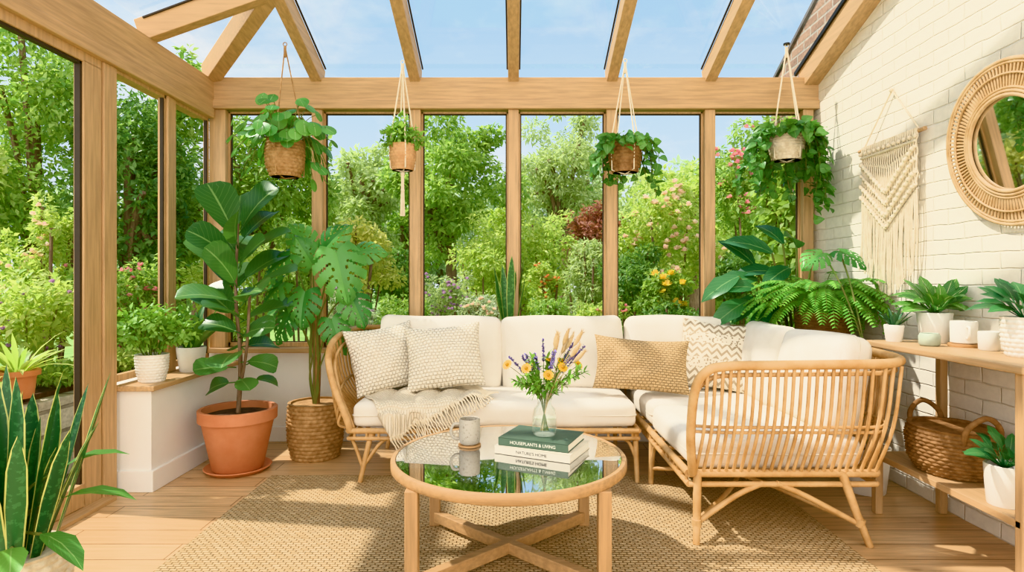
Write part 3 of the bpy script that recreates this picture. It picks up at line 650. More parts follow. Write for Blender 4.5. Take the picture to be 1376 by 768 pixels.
    Mt=Matrix.Translation((1.13,4.1,.695))@Matrix.Rotation(-.16,4,'X');cush('back_cushion',(.72,.17,.5),.055,(.008,.04,.0),Mt,R,1,16,.006,5)
    for y,s,tw in((3.68,.58,.03),(3.08,.62,-.02)):
        Mt=Matrix.Translation((1.57,y,.685))@Matrix.Rotation(.2,4,'Y')@Matrix.Rotation(tw,4,'X');cush('back_cushion',(.17,s,.48),.055,(.04,.008,.0),Mt,R,0,16,.006,6+y)
sofa1();sofa2()
def tp(name,label,w,h,t,mt,px,py,d,rx,yaw,tilt,seed):
    m=M().pillow(w,h,t,28,seed);o=obj(name,m,mt,sharp=0);Rm=Matrix.Rotation(yaw,3,'Z')@Matrix.Rotation(rx,3,'X')@Matrix.Rotation(tilt,3,'Z')
    o.rotation_euler=Rm.to_euler();o.location=(X(px,d),d,Z(py,d));return tag(o,label,'cushion')
def patm():
    m,nt,b=new('woven_pattern');tc=N(nt,'TexCoord');sp=N(nt,'SeparateXYZ',{0:tc.outputs['Object']});x,y=sp.outputs[0],sp.outputs[1]
    zig=mth(nt,'ADD',mth(nt,'MULTIPLY',y,22.),mth(nt,'MULTIPLY',mth(nt,'PINGPONG',x,.03),24.))
    st1=mth(nt,'LESS_THAN',mth(nt,'FRACT',zig),.45)
    dots=N(nt,'TexVoronoi',{'Vector':tc.outputs['Object'],'Scale':60.},feature='F1');dt=mth(nt,'LESS_THAN',dots.outputs[0],.4)
    band=mth(nt,'LESS_THAN',mth(nt,'FRACT',mth(nt,'ADD',mth(nt,'MULTIPLY',y,6.),.3)),.6)
    k=mth(nt,'ADD',mth(nt,'MULTIPLY',st1,band),mth(nt,'MULTIPLY',dt,mth(nt,'SUBTRACT',1.,band)))
    nt.links.new(mixc(nt,mth(nt,'MULTIPLY',k,.95),S(232,221,201),S(158,140,114)),b.inputs['Base Color']);b.inputs['Roughness'].default_value=.95
    nz=N(nt,'TexNoise',{'Vector':tc.outputs['Object'],'Scale':160.});bm=N(nt,'Bump',{'Height':mth(nt,'ADD',k,nz.outputs[0]),'Strength':.6,'Distance':.004});nt.links.new(bm.outputs[0],b.inputs['Normal']);return m
tp('throw_pillow','cream knitted pillow tucked against the left sofa arm',.46,.45,.22,knit,517,480,3.86,1.15,.45,.14,1)
tp('throw_pillow','cream knitted pillow right of the arm pillow, above the throw',.49,.43,.22,knit,597,478,3.78,1.15,.05,.1,2)
tp('throw_pillow','oblong brown woven jute pillow',.6,.35,.18,jutep,862,489,3.74,1.18,-.05,-.07,3)
tp('throw_pillow','square cream pillow with beige zigzag pattern behind the jute pillow',.47,.47,.17,patm(),962,476,3.88,1.18,-.25,-.12,4)
def throw():
    t=T('throw_blanket','cream knitted throw with fringe draped over the sofa front','blanket',(-.5,3.5,.46))
    ang=.5;ca,sa=math.cos(ang),math.sin(ang);o=np.array((-.6,3.72));hw=.3
    def dr(a,b,lift=0):
        x=o[0]+a*ca+b*sa;y=o[1]+a*sa-b*ca
        wv=.015*math.sin(a*24+b*7)+.012*math.sin(b*17+a*11)
        e=3.475-y
        zt=.482+.012*math.sin(4*a)+abs(wv)+lift
        if e<=-.05: return (x,y,zt)
        th=(e+.05)/.06
        if th<PI/2: return (x,3.525-.06*math.sin(th)-.002,zt-.06*(1-math.cos(th)))
        return (x,3.455-wv*1.5-.004-lift,zt-.06-(th-PI/2)*.06)
    na,nb=44,54;V=[];f=[]
    for i in range(na+1):
        for j in range(nb+1): V.append(dr(-hw+2*hw*i/na,-.16+.5*j/nb))
    for i in range(na):
        for j in range(nb): q=i*(nb+1)+j;f.append((q,q+1,q+nb+2,q+nb+1))
    m=M().add(V,f);ob=obj('cloth',m,throwm,t,w=True,sharp=0);sm=ob.modifiers.new('thick','SOLIDIFY');sm.thickness=.008;sm.offset=1
    fr=M()
    for i in range(40):
        a=-hw+2*hw*i/39;p=[dr(a,.33+.016*k,.004) for k in range(8)];fr.tube([(q[0]+random.uniform(-.004,.004),q[1]-.006,q[2]) for q in p],[.006,.007]+[.0042]*5+[.007],5)
    for i in range(28):
        b=-.05+.39*i/27;p=[dr(hw-.004+.015*k,b+.003*k,.006) for k in range(7)];fr.tube([(q[0],q[1]-.006,q[2]) for q in p],[.006]+[.0042]*6,5)
    obj('fringe',fr,fringem,t,w=True)
throw()
# ------------------------------------------------------------ coffee table
TX,TY=-.02,2.56
def ctable():
    t=T('coffee_table','round oak coffee table with inset glass top','table',(TX,TY,.012))
    L=(TX,TY,0)
    obj('rim',M().lathe([(.46,.412),(.494,.412),(.499,.417),(.499,.447),(.494,.453),(.48,.453),(.477,.447),(.477,.436),(.46,.436),(.46,.412)],L,96),tablew,t,w=True)
    obj('glass_top',M().lathe([(1e-5,.437),(.476,.437),(.476,.4515),(1e-5,.4515)],L,96),tabglass,t,w=True)
    for sx in(-1,1):
        for sy in(-1,1):
            obj('leg',M().span((TX+sx*.36-.025,TY+sy*.33-.025,.012),(TX+sx*.36+.025,TY+sy*.33+.025,.414)),tablez,t,w=True,smooth=False,bevel=.004)
    obj('stretcher',M().bar((TX-.36,TY-.33,.055),(TX+.36,TY+.33,.055),.042,.05),tablew,t,w=True,smooth=False,bevel=.004)
    obj('stretcher',M().bar((TX+.36,TY-.33,.055),(TX-.36,TY+.33,.055),.042,.049),tablew,t,w=True,smooth=False,bevel=.004)
ctable()
TZ=.4525
def mug():
    x,d=X(631,2.68),2.68
    tag(obj('coaster',M().lathe([(1e-5,0),(.05,0),(.052,.003),(.05,.008),(1e-5,.008)],(0,0,0),36),corkw,loc=(x,d,TZ)),'round wooden coaster under the stoneware mug','coaster')
    t=T('mug','speckled beige stoneware mug on a coaster on the coffee table','mug',(x,d,TZ+.0085))
    obj('cup',M().lathe([(1e-5,0),(.036,0),(.044,.006),(.048,.03),(.047,.11),(.045,.114),(.042,.112),(.043,.03),(.034,.01),(1e-5,.01)],(0,0,0),40),speck,t)
    obj('handle',M().tube(spl([(-.044,-.01,.092),(-.07,-.016,.09),(-.082,-.018,.06),(-.07,-.016,.032),(-.045,-.01,.024)],6),.0065,8),speck,t)
    obj('tea',M().lathe([(1e-5,.085),(.042,.085)],(0,0,0),32),mat('tea',S(110,70,40),.15),t)
mug()
def txt(s,size,parent,loc,mt):
    cu=bpy.data.curves.new('title','FONT');cu.body=s;cu.size=size;cu.align_x='CENTER';cu.align_y='CENTER';cu.extrude=.0003
    o=bpy.data.objects.new('tmp',cu);C.objects.link(o);bpy.context.view_layer.update()
    me=bpy.data.meshes.new_from_object(o.evaluated_get(bpy.context.evaluated_depsgraph_get()));bpy.data.objects.remove(o)
    me.materials.clear();me.materials.append(mt);q=bpy.data.objects.new('title',me);C.objects.link(q);q.parent=parent;q.location=loc;q.rotation_euler=(PI/2,0,0)
gold=mat('title_ink',S(230,224,204),.6);greyi=mat('grey_ink',S(70,64,56),.6)
paper=mat('paper',S(240,234,220),.9,S(222,214,196),40.,(1,1,30),.2,40.)
def book(label,x,y,z,ang,w,h,th,cov,title,ink):
    t=T('book',label,'book',(x,y,z));t.rotation_euler=(0,0,ang);c=M();k=.003
    c.span((-w/2,-h/2,0),(w/2,h/2,k)).span((-w/2,-h/2,th-k),(w/2,h/2,th)).span((-w/2,-h/2,0),(w/2,-h/2+k,th))
    co=obj('cover',c,cov,t,smooth=False,bevel=.001);obj('pages',M().span((-w/2+.004,-h/2+k,k),(w/2-.004,h/2-.004,th-k)),paper,t,smooth=False)
    txt(title,th*.55,co,(0,-h/2-.0008,th/2),ink)
gbook=mat('green_cover',S(84,104,84),.6,S(74,94,76),6.);wbook=mat('cream_cover',S(226,216,198),.7,S(214,204,184),6.)
book('cream hardback book at the bottom of the stack on the coffee table',.128,2.6,TZ,-.45,.345,.25,.034,wbook,"NATURE'S HOME",greyi)
book('dark green hardback book under the glass vase',.125,2.61,TZ+.0345,-.4,.315,.235,.034,gbook,'HOUSEPLANTS & LIVING',gold)
VZ=TZ+.0345+.0345;VX,VY=.135,2.6
v=T('glass_vase','clear glass bottle vase of wildflowers on the books','vase',(VX,VY,VZ))
obj('glass',M().lathe([(1e-5,.002),(.045,.002),(.053,.012),(.054,.08),(.046,.115),(.031,.132),(.03,.15),(.036,.162)],(0,0,0),40),vaseg,v)
obj('water',M().lathe([(1e-5,.008),(.044,.008),(.05,.016),(.05,.075),(1e-5,.075)],(0,0,0),32),glassm('water',(.94,.98,.97,1),.04,.3,3.),v)
yel=leafm('yellow_petal',S(250,212,70),S(246,192,44),trans=.3);lav=leafm('lavender_petal',S(120,106,170),S(160,146,202),trans=.3)
strw=mat('dry_grass',S(214,190,150),.9,S(190,160,114),30.);ctr=mat('flower_centre',S(180,136,50),.9)
def sprig(kind,az,lean,L,i):
    nm,lb,gr={'y':('yellow_flower','yellow wildflower on a thin green stem in the glass vase','yellow flowers in the vase'),'l':('lavender_sprig','purple lavender sprig standing in the glass vase','lavender sprigs in the vase'),'g':('dried_grass','dried wheat coloured bunny tail grass in the glass vase','dried grasses in the vase'),'f':('leafy_sprig','green leafy sprig in the glass vase','leafy sprigs in the vase')}[kind]
    t=T(nm,lb,'flower',(VX,VY,VZ+.02),gr);e=np.array((math.cos(az),math.sin(az)*.7,0))
    b=-e*.018;top=e*(lean*L)+np.array((0,0,L));neck=e*.016+np.array((0,0,.125))
    p=spl([b,neck,neck*.45+top*.55+np.array((0,0,.02)),top],6);obj('stem',M().tube(p,.0016,5),strw if kind=='g' else stemg,t)
    m=M();ax=norm(np.array(p[-1])-np.array(p[-3]))
    if kind=='y':
        a=np.arange(14)*2*PI/14;fx=norm(ax+np.array((0,-.8,.2)));u=norm(np.cross(fx,(0,0,1)));w=np.cross(fx,u)
        Dd=np.cos(a)[:,None]*u+np.sin(a)[:,None]*w+fx*.25
        m.leaves(np.repeat(top[None],14,0),Dd,fx,.025,.012,OV,.3,.1);obj('petals',m,yel,t,sharp=0);obj('flower_head',M().ball(tuple(top+fx*.004),.008),ctr,t)
    elif kind=='l':
        k=60;q=np.array(p[-8:]);idx=rng.uniform(1,7,k);P=np.stack([np.interp(idx,np.arange(8),q[:,c]) for c in range(3)],1);m.leaves(P,norm(rnd(k)+ax*.8),ax,.014,.009,OV,.2,.1);obj('blossoms',m,lav,t,sharp=0)
    elif kind=='g':
        q=np.array(p[-1]);m.tube([q-ax*.005,q+ax*.01,q+ax*.035,q+ax*.06,q+ax*.075],[.002,.008,.01,.006,.001],8);k=90;P=q+ax*rng.uniform(0,.065,k)[:,None];m.leaves(P,norm(ax+rnd(k)*.6),ax,.024,.003,PIN,.1,.1);obj('seed_head',m,strw,t,sharp=0)
    else:
        q=np.array(p);k=30;idx=rng.uniform(len(q)*.42,len(q)-1,k);P=np.stack([np.interp(idx,np.arange(len(q)),q[:,c]) for c in range(3)],1);m.leaves(P,norm(rnd(k)+ax*.7),(0,0,1),.04,.015,LANCE,.5,.1);obj('foliage',m,herbm,t,sharp=0)
for i in range(9): sprig('y',2.0+i*.7,random.uniform(.2,.6),random.uniform(.19,.3),i)
for i in range(10): sprig('l',1.6+i*.66,random.uniform(.2,.55),random.uniform(.29,.39),i)
for i in range(10): sprig('g',-1.0+i*.25,random.uniform(.2,.5),random.uniform(.3,.39),i)
for i in range(16): sprig('f',i*.7,random.uniform(.2,.75),random.uniform(.2,.33),i)
# ------------------------------------------------------------ console
def console():
    t=T('console_table','narrow oak console table with lower shelf against the brick wall','table',(2.03,2.6,0))
    y0,y1=2.14,3.1
    obj('table_top',M().span((1.83,y0,.855),(2.235,y1,.885)),consw,t,w=True,smooth=False,bevel=.006)
    obj('shelf',M().span((1.85,y0+.03,.285),(2.225,y1-.03,.315)),consw,t,w=True,smooth=False,bevel=.004)
    for x in(1.87,2.2):
        for y in(y0+.04,y1-.04): obj('leg',M().span((x-.02,y-.02,0),(x+.02,y+.02,.856)),conz,t,w=True,smooth=False,bevel=.006)
console()
CZ=.8855
def cp(name,label,x,d,z,potf,leaff,lm):
    t=T(name,label,'plant',(x,d,z));potf(t);m=M();leaff(m);obj('leaves',m,lm,t,sharp=0);return t
def p_succ(t):
    obj('pot',M().lathe(potshape(.036,.046,.085),(0,0,0),32),ceram,t);obj('soil',soild(.036,.07),soil,t)
def l_succ(m):
    n=20;az=np.arange(n)*2.4;el=rng.uniform(.7,1.45,n);m.leaves(np.stack([.01*np.cos(az),.01*np.sin(az),np.full(n,.07)],1),dirs(az,el),(0,0,1),rng.uniform(.07,.12,n),.018,BLADE,.2,.3)
cp('potted_succulent','tiny spiky aloe in a small white pot, far end of the console',1.93,3.02,CZ,p_succ,l_succ,succm)
def p_pot(t): obj('pot',M().lathe(potshape(.06,.078,.15),(0,0,0),36),ceram,t);obj('soil',soild(.062,.125),soil,t)
def l_bush(n,l0,l1,z,ar=.5,e0=.1,e1=1.3,xm=9):
    def f(m):
        az=np.arange(n)*2.4;el=e0+(e1-e0)*np.arange(n)/n;q=rng.uniform(.02,.09,n);P=np.stack([.02*np.cos(az),.02*np.sin(az),np.full(n,z)],1)+dirs(az,el*.6+.5)*q[:,None]
        l=rng.uniform(l0,l1,n);m.leaves(P,dirs(az,el),(0,-.5,1),l,l*ar,OV,rng.uniform(.3,1,n),.12)
        for p in P: m.tube([(0,0,z-.01),tuple(p)],.002,4)
        m.v=[np.concatenate(m.v)];m.v[0][:,0]=np.minimum(m.v[0][:,0],xm)
    return f
cp('potted_pothos','variegated leafy pothos in a white pot on the console by the wall',2.1,2.97,CZ,p_pot,l_bush(40,.1,.16,.15,xm=.135),varm)
tag(obj('candle_jar',M().lathe([(1e-5,0),(.036,0),(.044,.008),(.045,.046),(.038,.06),(.034,.058),(.038,.044),(1e-5,.04)],(0,0,0),32),celadon,loc=(1.97,2.82,CZ)),'small grey green candle jar on the console','candle jar')
tag(obj('coaster',M().lathe([(1e-5,0),(.062,0),(.064,.006),(.062,.014),(1e-5,.014)],(0,0,0),36),corkw,loc=(2.11,2.79,CZ)),'round wooden coaster under the white cup on the console','coaster')
t=T('cup','white ceramic cup on the round coaster on the console','cup',(2.11,2.79,CZ+.0145))
obj('body',M().lathe([(1e-5,0),(.046,0),(.053,.006),(.054,.1),(.051,.105),(.048,.102),(.048,.02),(1e-5,.015)],(0,0,0),36),ceram,t)
obj('handle',M().tube(spl([(-.02,-.048,.08),(-.03,-.075,.078),(-.034,-.08,.05),(-.03,-.07,.03),(-.02,-.048,.028)],5),.006,8),ceram,t)
tag(obj('tumbler',M().lathe([(1e-5,0),(.036,0),(.04,.005),(.042,.08),(.039,.084),(.036,.08),(.036,.015),(1e-5,.012)],(0,0,0),32),ceram,loc=(2.11,2.64,CZ)),'small plain white tumbler on the console near the wall','tumbler')
def p_pat(t): obj('pot',M().basket([(.06,0),(.075,.06),(.08,.15)],8,18,.006),ceram,t);obj('soil',soild(.068,.135),soil,t)
cp('potted_peperomia','glossy leafy plant in a dimpled pot, near end of the console',2.08,2.42,CZ,p_pat,l_bush(28,.1,.15,.16,.55,.2,1.3,xm=.15),darkm)
SZ=.3155
def wb():
    t=T('storage_basket','brown woven storage basket with two handles on the lower shelf','basket',(2.02,2.74,SZ))
    obj('body',M().basket([(.13,0),(.165,.06),(.175,.16),(.165,.2)],12,30,.011,(0,0,0),1,1.12),basketd,t)
    for sg in(-1,1):
        pts=spl([(-.075,sg*.165,.16),(-.07,sg*.185,.24),(0,sg*.2,.29),(.07,sg*.185,.24),(.075,sg*.165,.16)],6);obj('handle',M().tube(pts,.012,8),basketd,t)
wb()
def p_low(t): obj('pot',M().lathe(potshape(.058,.068,.16),(0,0,0),36),ceram,t);obj('soil',soild(.054,.13),soil,t)
cp('potted_zz_plant','dark leafy plant in a white pot on the lower shelf',1.93,2.34,SZ,p_low,l_bush(34,.06,.1,.15,.5),darkm)
# ------------------------------------------------------------ wall decor
def macrame():
    y0,y1=3.24,3.79;zr=2.015;yc=(y0+y1)/2
    t=T('macrame_wall_hanging','cream macrame wall hanging on a wooden rod on the brick wall','wall hanging',(RX,yc,1.1))
    x=RX-.03
    obj('rod',M().tube([(x,y0-.03,zr),(x,y1+.03,zr)],.012,10),conz,t,w=True)
    c=M().tube([(x,y0+.02,zr+.01),(x+.015,yc,zr+.3),(x,y1-.02,zr+.01)],.005,6).ball((x+.01,yc,zr+.3),.012);obj('hanging_cord',c,cotton,t,w=True)
    p=M();fr=M();n=50;xs=x-.012;w=(y1-y0-.04)/2
    for i in range(n):
        y=yc-w+2*w*i/(n-1);u=(y-yc)/w;zb=1.5+.2*abs(u);pts=[(xs+.004*math.sin(k*1.3+i*PI),y+.004*math.sin(k*2.1+(i%2)*PI),zr+.015-(zr-zb)*k/14) for k in range(15)];p.tube(pts,.0052,5)
        ze=1.05+.2*abs(u)**.8+.03*random.random();dy=random.uniform(-.016,.016);fr.tube(spl([(xs,y,zb),(xs-.008*random.random(),y+dy,(zb+ze)/2),(xs-.004*random.random(),y+random.uniform(-.025,.025),ze)],4),.0045,5)
    for k,(zt,rr) in enumerate(((1.93,.011),(1.86,.009),(1.79,.011),(1.72,.009))):
        for sg in(-1,1):
            p.tube([(xs-.012,yc+sg*w*q,zt-(1-q)*.22) for q in np.linspace(0,1,12)],rr,6)
            for q in np.linspace(.06,.94,9): p.ball((xs-.016,yc+sg*w*q,zt-(1-q)*.22),rr*1.25,6)
    for yq in np.linspace(-w,w,12): p.ball((xs-.01,yc+yq,zr-.03),.013)
    p.tube([(xs-.008,yc-w,zr-.055),(xs-.008,yc+w,zr-.055)],.008,6)
    obj('knotted_panel',p,cotton,t,w=True);obj('fringe',fr,cotton,t,w=True)
macrame()
def mirror():
    c=np.array((RX-.06,2.62,1.8));t=T('round_mirror','round mirror in a wide radial rattan frame on the brick wall','mirror',tuple(c))
    def ring(m,r,tr,dx,n=72): m.tube([(c[0]+dx,c[1]+r*math.cos(a),c[2]+r*math.sin(a)) for a in np.arange(n)*2*PI/n],tr,8,True)
    th=np.arange(64)*2*PI/64;V=[(c[0]-.008,c[1]+.213*math.cos(a),c[2]+.213*math.sin(a)) for a in th];obj('glass',M().add(V,[tuple(range(64))]),mirrorm,t,w=True,smooth=False)
    f=M()
    for r,q,dx in((.21,.009,-.02),(.226,.007,-.02),(.24,.006,-.018),(.358,.009,-.012),(.344,.006,-.014),(.3,.005,-.02)): ring(f,r,q,dx)
    for i in range(110):
        a=2*PI*i/110;f.tube([(c[0]-.016,c[1]+.232*math.cos(a),c[2]+.232*math.sin(a)),(c[0]-.012,c[1]+.356*math.cos(a),c[2]+.356*math.sin(a))],.0055,5)
    obj('rattan_frame',f,rattanp,t,w=True)
    b=M().poly([(c[0]+.002,c[1]+.34*math.cos(a),c[2]+.34*math.sin(a)) for a in th],(.012,0,0));obj('backing',b,consw,t,w=True,smooth=False)
    t.rotation_euler=(0,-.13,0)
mirror()
# ------------------------------------------------------------ garden
GZ=-.12
tag(obj('garden_lawn',M().span((-40,4.6,GZ-.2),(40,60,GZ)).span((-40,-3,GZ-.2),(-2.4,4.6,GZ)),lawnm,smooth=False),'green garden lawn beyond the windows','lawn',kind='structure')
GM={'mid':leafm('g_mid',S(118,160,88),S(186,210,132),trans=.55),'dark':leafm('g_dark',S(90,132,82),S(144,178,110),trans=.52),'olive':leafm('g_olive',S(162,184,136),S(204,218,170),trans=.55),
'lime':leafm('g_lime',S(158,190,108),S(214,224,152),trans=.55),'gold':leafm('g_gold',S(180,190,114),S(222,218,148),trans=.55),'red':leafm('g_red',S(150,102,92),S(182,134,114),trans=.45),'silver':leafm('g_silver',S(174,190,164),S(206,216,188),trans=.45),'far':leafm('g_far_hazed',S(164,190,162),S(202,218,188),trans=.55)}  # leaf colours paled to stand in for haze, the far row most
FM={'pink':leafm('f_pink',S(234,146,172),S(246,194,206),trans=.4),'white':leafm('f_white',S(250,238,232),S(250,218,214),trans=.4),'yellow':leafm('f_yellow',S(250,220,96),S(250,234,146),trans=.4),'purple':leafm('f_purple',S(178,140,202),S(216,182,224),trans=.4),'coral':leafm('f_coral',S(228,134,110),S(240,180,128),trans=.4)}
def plant(name,label,px,pt,pb,d,hw,mk,n,L,trunk=0,fl=None,group=None,nb=28,cat='tree',asp=.5):
    n=int(n*1.45);L*=.8
    x=X(px,d);zt=Z(pt,d);zb=max(Z(pb,d),GZ+.05);rx=hw*d/F;rzz=(zt-zb)/2;cz=(zt+zb)/2-GZ
    t=T(name,label,cat,(x,d,GZ),group);ry=min(rx,1.4)
    bl=[((0,0,cz),(rx*.6,ry*.6,rzz*.65))]
    for i in range(nb):
        q=rnd(1)[0]*random.uniform(.5,.98);s=random.uniform(.12,.34);bl.append(((q[0]*rx,q[1]*ry,cz+q[2]*rzz),(rx*s*1.15,ry*s,max(rzz*s*.8,.07))))
    m=M();P,dd=m.cloud(bl,n,L,asp);obj('foliage',m,GM[mk],t,sharp=0)
    tk=M()
    if trunk:
        tk.tube(spl([(0,0,-.05),(.04*rx,0,cz*.4),(0,0,cz+rzz*.3)],5),np.linspace(trunk,trunk*.4,11),8)
        for b in bl[1:9]: tk.tube(spl([(0,0,cz*.55),(b[0][0]*.5,b[0][1]*.5,cz*.5+b[0][2]*.4),b[0]],4),trunk*.3,5)
        obj('trunk',tk,bark,t)
    else:
        for b in bl[1:9]: tk.tube(spl([(b[0][0]*.15,b[0][1]*.15,-.04),(b[0][0]*.6,b[0][1]*.6,b[0][2]*.5),b[0]],4),.012,5)
        obj('stems',tk,bark,t)
    if fl:
        fk,fn,fs=fl;o=np.argsort(-(-P[:,1]*.6+dd[:,2]*.25-dd[:,1]))[:max(fn*6,fn)];o=rng.choice(o,min(fn,len(o)),replace=False);f=M()
        for i in o:
            c=P[i]+dd[i]*fs*.6;a=np.arange(10)*2.4;el=rng.uniform(-.2,1.2,10);f.leaves(np.repeat(c[None],10,0),dirs(a,el),(0,0,1),fs,fs*.8,RND,-.6,.1)
        obj('blossoms',f,FM[fk],t,sharp=0)
    return t
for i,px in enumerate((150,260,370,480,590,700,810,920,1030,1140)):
    plant('tree','green tree paled by painted haze in the far row closing off the garden',px,(215,230,220,222,235,228,220,205,200,215)[i],450,17,(82,86,84,88,88,84,88,88,88,84)[i],'far',3400,.26,.12,None,'far row of garden trees')
for i,(px,pt,hw,mk) in enumerate(((425,240,58,'olive'),(540,224,56,'mid'),(690,236,58,'lime'),(845,226,60,'olive'),(965,212,58,'mid'),(1080,205,58,'mid'))):
    plant('tree','green tree in the middle row, standing between the larger trees and the far row',px,pt,450,12.6,hw,mk,3600,.18,.1,None,'middle row of garden trees')
plant('tree','large leafy tree seen through the third back pane, left of the middle post',603,146,350,9.2,92,'mid',8000,.12,.13)
plant('willow_tree','tall pale willow like tree seen through the fourth back pane',757,146,315,11.5,68,'olive',5500,.14,.14,asp=.35)
plant('tree','light green tree seen behind the macrame hanger',487,165,350,11.5,62,'olive',5000,.14,.13)
plant('tree','leafy tree outside the corner, behind the hanging pilea',352,120,420,7.6,76,'mid',5500,.115,.1)
plant('tree','tall tree outside the left window nearest the corner',240,62,430,6.6,62,'mid',4600,.11,.09)
plant('tree','dense tree outside the left window nearest the sliding door',172,66,440,5.8,75,'dark',5000,.09,.09)
plant('tree','broad bright tree filling the sliding door glass',48,14,430,5.8,118,'mid',9000,.09,.09)
plant('tree','leafy tree beyond the sliding door at the far left of the view',-110,40,430,4.8,95,'lime',4500,.1,.08)
plant('tree','bright green tree behind the flowering rose on the right',930,182,400,9.6,78,'lime',5000,.13,.12)
plant('maple_tree','small dark red maple in the middle of the garden',797,270,350,10,42,'red',2200,.11,.06)
plant('rose_bush','tall climbing rose bush with pale blossoms behind the ivy basket',900,226,425,6.6,72,'lime',4800,.08,0,('white',80,.05),cat='shrub')
plant('flowering_shrub','tall pink flowering shrub in front of the brick house',1015,172,345,7.2,66,'mid',4400,.085,0,('pink',80,.05),cat='shrub')
plant('shrub','golden green shrub behind the monstera',478,288,410,7.4,66,'gold',3400,.08,cat='shrub')
plant('shrub','rounded shrub beneath the golden shrub',532,325,420,8.2,42,'dark',2100,.08,cat='shrub')
plant('shrub','lime green shrub at the foot of the large leafy tree',652,288,415,8.2,52,'lime',2800,.08,cat='shrub')
plant('shrub','bright green shrub right of the middle post',742,280,415,8.6,50,'lime',2800,.08,cat='shrub')
plant('shrub','pale upright feathery shrub left of the jute pillow post',792,320,430,6.6,36,'olive',2200,.08,cat='shrub',asp=.3)
plant('shrub','dark green shrub under the climbing rose',852,330,440,6.2,46,'dark',2200,.07,cat='shrub')
plant('rose_bush','low rose bush with large yellow blossoms behind the sofa',888,362,440,5.7,34,'mid',1800,.07,0,('yellow',12,.06),cat='shrub')
plant('shrub','dark glossy shrub outside the window next to the brick wall',1005,318,445,6.0,52,'dark',2600,.075,cat='shrub')
plant('flowering_shrub','coral and yellow flowering shrub right of the sill snake plant',731,346,425,7.2,24,'lime',1100,.07,0,('coral',30,.032),cat='shrub')
plant('lavender','silvery lavender mound outside behind the monstera',470,385,455,6.0,40,'silver',1500,.06,0,('purple',36,.03),cat='shrub',asp=.3)
plant('shrub','low green mound outside behind the cream pillows',540,392,450,6.2,38,'mid',1500,.06,cat='shrub')
plant('flowering_shrub','purple flowering clump outside behind the sofa, left of middle',600,364,445,6.4,40,'olive',1700,.06,0,('purple',80,.032),cat='shrub')
plant('flowering_shrub','low pale clump dotted with white flowers left of the sill snake plant',655,394,455,6.0,36,'silver',1400,.055,0,('white',40,.03),cat='shrub')
plant('shrub','low green mound right of the sill snake plant',738,400,455,5.8,40,'mid',1500,.06,cat='shrub')
plant('flowering_shrub','low lime mound with pink flowers in front of the feathery shrub',808,402,455,5.6,40,'lime',1500,.06,0,('pink',30,.03),cat='shrub')
plant('shrub','low dark mound beneath the yellow roses',905,410,460,5.4,48,'dark',1600,.06,cat='shrub')
plant('shrub','tall green hedge shrub outside behind the fig tree',330,300,470,6.0,75,'lime',3200,.075,cat='shrub')
plant('shrub','bushy green shrub outside between pilea and monstera',405,275,440,6.6,48,'mid',2600,.07,cat='shrub')
plant('flowering_shrub','pink flowering shrub outside the left windows above the herb',200,340,520,4.9,45,'mid',1900,.06,0,('pink',40,.036),cat='shrub')
plant('flowering_shrub','white flowering shrub outside the middle of the sliding door',62,255,480,4.5,52,'lime',2900,.06,0,('white',40,.032),cat='shrub')
t=T('climbing_vine','leafy green climber covering the brick house beside the last window','climber',(2.3,5.1,GZ))
m=M();m.cloud([((0,-.25+.2*i,.5+.5*j),(.1,.2,.36)) for i in range(4) for j in range(5)],2600,.085,.7,.3,.1);obj('foliage',m,GM['mid'],t,sharp=0)
s=M()
for i in range(4): s.tube(spl([(.03,.05*i-.1,0),(.03,-.25+.2*i,1.2),(.03,-.25+.2*i,2.6)],5),.012,5)
obj('stems',s,bark,t)
bd=T('raised_bed','grey stone raised garden bed outside the sliding door','planter',(-3.1,3.5,GZ))
obj('stone_wall',M().span((-3.5,2.0,GZ),(-2.68,5.2,.5)),stone,bd,w=True,smooth=False,bevel=.01);obj('soil',M().span((-3.4,2.1,.45),(-2.78,5.1,.53)),soil,bd,w=True,smooth=False)
def bedp(label,x,d,h,r,mk,n,fl=None,name='bed_plant',L=.055):
    t=T(name,label,'shrub',(x,d,.53));m=M();bl=[((0,0,h*.55),(r*.7,r*.7,h*.45))]+[((r*.7*math.cos(a),r*.7*math.sin(a),h*(.45+.3*random.random())),(r*.4,r*.4,h*.25)) for a in np.arange(7)*.9]
    P,dd=m.cloud(bl,int(n*1.3),L,.5,.1,.2);obj('foliage',m,GM[mk],t,sharp=0)
    s=M()
    for b in bl: s.tube([(b[0][0]*.2,b[0][1]*.2,-.02),b[0]],.006,5)
    obj('stems',s,stemg,t)
    if fl:
        f=M()
        for i in rng.choice(len(P),fl[1],replace=False):
            c=P[i]+dd[i]*.02;a=np.arange(8)*2.4;f.leaves(np.repeat(c[None],8,0),dirs(a,rng.uniform(0,1.2,8)),(0,0,1),fl[2],fl[2]*.7,RND,-.5,.1)
        obj('blossoms',f,FM[fl[0]],t,sharp=0)
bedp('bright leafy plant in the raised bed nearest the door stile',-3.15,3.85,.75,.3,'lime',1700,('purple',24,.028))
bedp('mid green leafy plant in the raised bed, far end behind the herb',-3.1,4.6,.8,.32,'mid',1700,('pink',26,.032))
bedp('low fern like plant in the raised bed by the near end',-3.1,2.75,.6,.3,'mid',1500)
bedp('pale leafy plant spilling over the near end of the raised bed',-3.05,2.3,.5,.25,'olive',1100)
for i,(y,lb) in enumerate(((2.95,'low leafy ground cover on the bed edge, left of the garden pot'),(3.72,'low leafy ground cover on the bed edge, right of the garden pot'),(4.25,'low leafy ground cover on the bed edge, beside the left windows'))):
    bedp(lb,-2.84,y,.17,.22,('lime','mid','lime')[i],520,None,'ground_cover',.045)
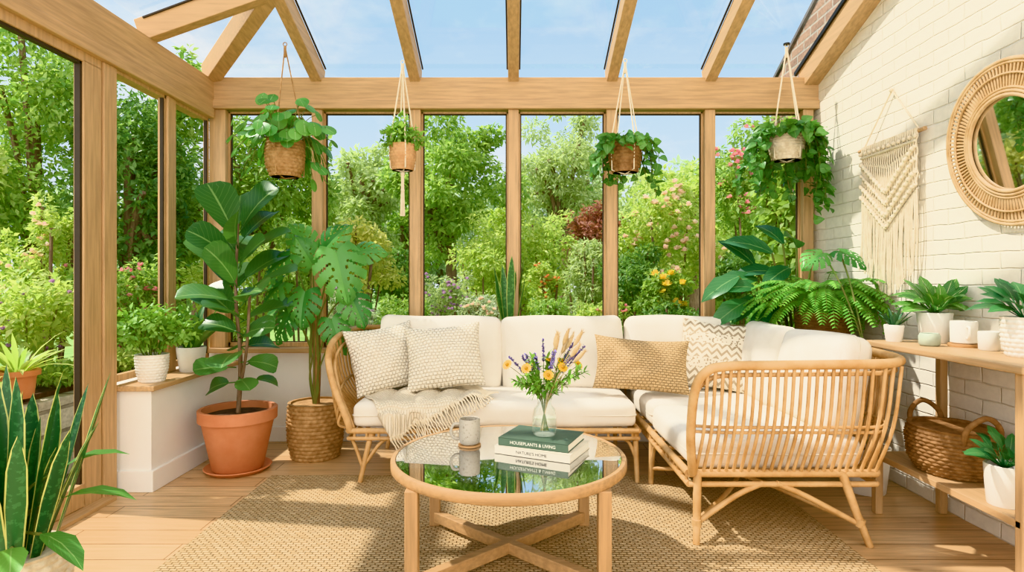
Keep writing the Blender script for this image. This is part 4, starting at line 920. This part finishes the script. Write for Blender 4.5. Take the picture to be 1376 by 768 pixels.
t=T('garden_pot','terracotta garden pot with grassy leaves outside the sliding door','plant',(-2.8,3.36,.53))
obj('pot',M().lathe(potshape(.075,.1,.16,.035),(0,0,0),36),terra,t);obj('soil',soild(.085,.14),soil,t)
m=M();n=40;az=np.arange(n)*2.4;m.leaves(np.stack([.03*np.cos(az),.03*np.sin(az),np.full(n,.14)],1),dirs(az,rng.uniform(.5,1.4,n)),(0,0,1),rng.uniform(.18,.34,n),.03,LANCE,rng.uniform(.4,1.2,n),.1);obj('leaves',m,GM['lime'],t,sharp=0)
# ------------------------------------------------------------ light, sky, camera
w=bpy.data.worlds.new('World');SC.world=w;w.use_nodes=True;nt=w.node_tree;bg=nt.nodes['Background']
tc=N(nt,'TexCoord');sp=N(nt,'SeparateXYZ',{0:tc.outputs['Generated']})
cr=N(nt,'ValToRGB',{0:sp.outputs[2]});e=cr.color_ramp.elements;e[0].position=0.;e[0].color=(.84,.91,.95,1);e[1].position=.8;e[1].color=(.3,.53,.84,1);q=e.new(.35);q.color=(.5,.73,.94,1)
nz=N(nt,'TexNoise',{'Vector':N(nt,'Mapping',{'Vector':tc.outputs['Generated'],'Scale':(1,1,2.2),'Location':(.35,.1,.2)}).outputs[0],'Scale':3.4,'Detail':8.,'Roughness':.58})
cl=N(nt,'MapRange',{'Value':nz.outputs[0],'From Min':.46,'From Max':.68,'To Max':.8})
sky=mixc(nt,cl.outputs[0],cr.outputs[0],(.96,.98,1,1))
fill_glow=N(nt,'MapRange',{'Value':sp.outputs[1],'From Min':.05,'From Max':-.8})  # bright warm fill added to the sky behind the camera, lifts the interior
sky=mixc(nt,fill_glow.outputs[0],sky,(2.4,2.3,2.15,1))
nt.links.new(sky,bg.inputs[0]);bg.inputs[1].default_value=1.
l=bpy.data.lights.new('sun','SUN');l.energy=5.;l.color=(1,.95,.86);l.angle=.025;o=bpy.data.objects.new('sun',l);C.objects.link(o)
o.rotation_euler=Vector((.64,-.1,-.9)).to_track_quat('-Z','Y').to_euler();o.location=(-4,1,8)
cam=bpy.data.cameras.new('camera');co=bpy.data.objects.new('camera',cam);C.objects.link(co);co.location=(0,0,CH);co.rotation_euler=(PI/2,0,0)
cam.sensor_width=36;cam.lens=36*F/1376;cam.shift_x=-2/1376;cam.shift_y=-9/1376;cam.clip_start=.05;cam.clip_end=200;SC.camera=co
try: SC.view_settings.view_transform='Khronos PBR Neutral'
except Exception as ex:
    print(ex);SC.view_settings.view_transform='AgX'
SC.view_settings.exposure=.22
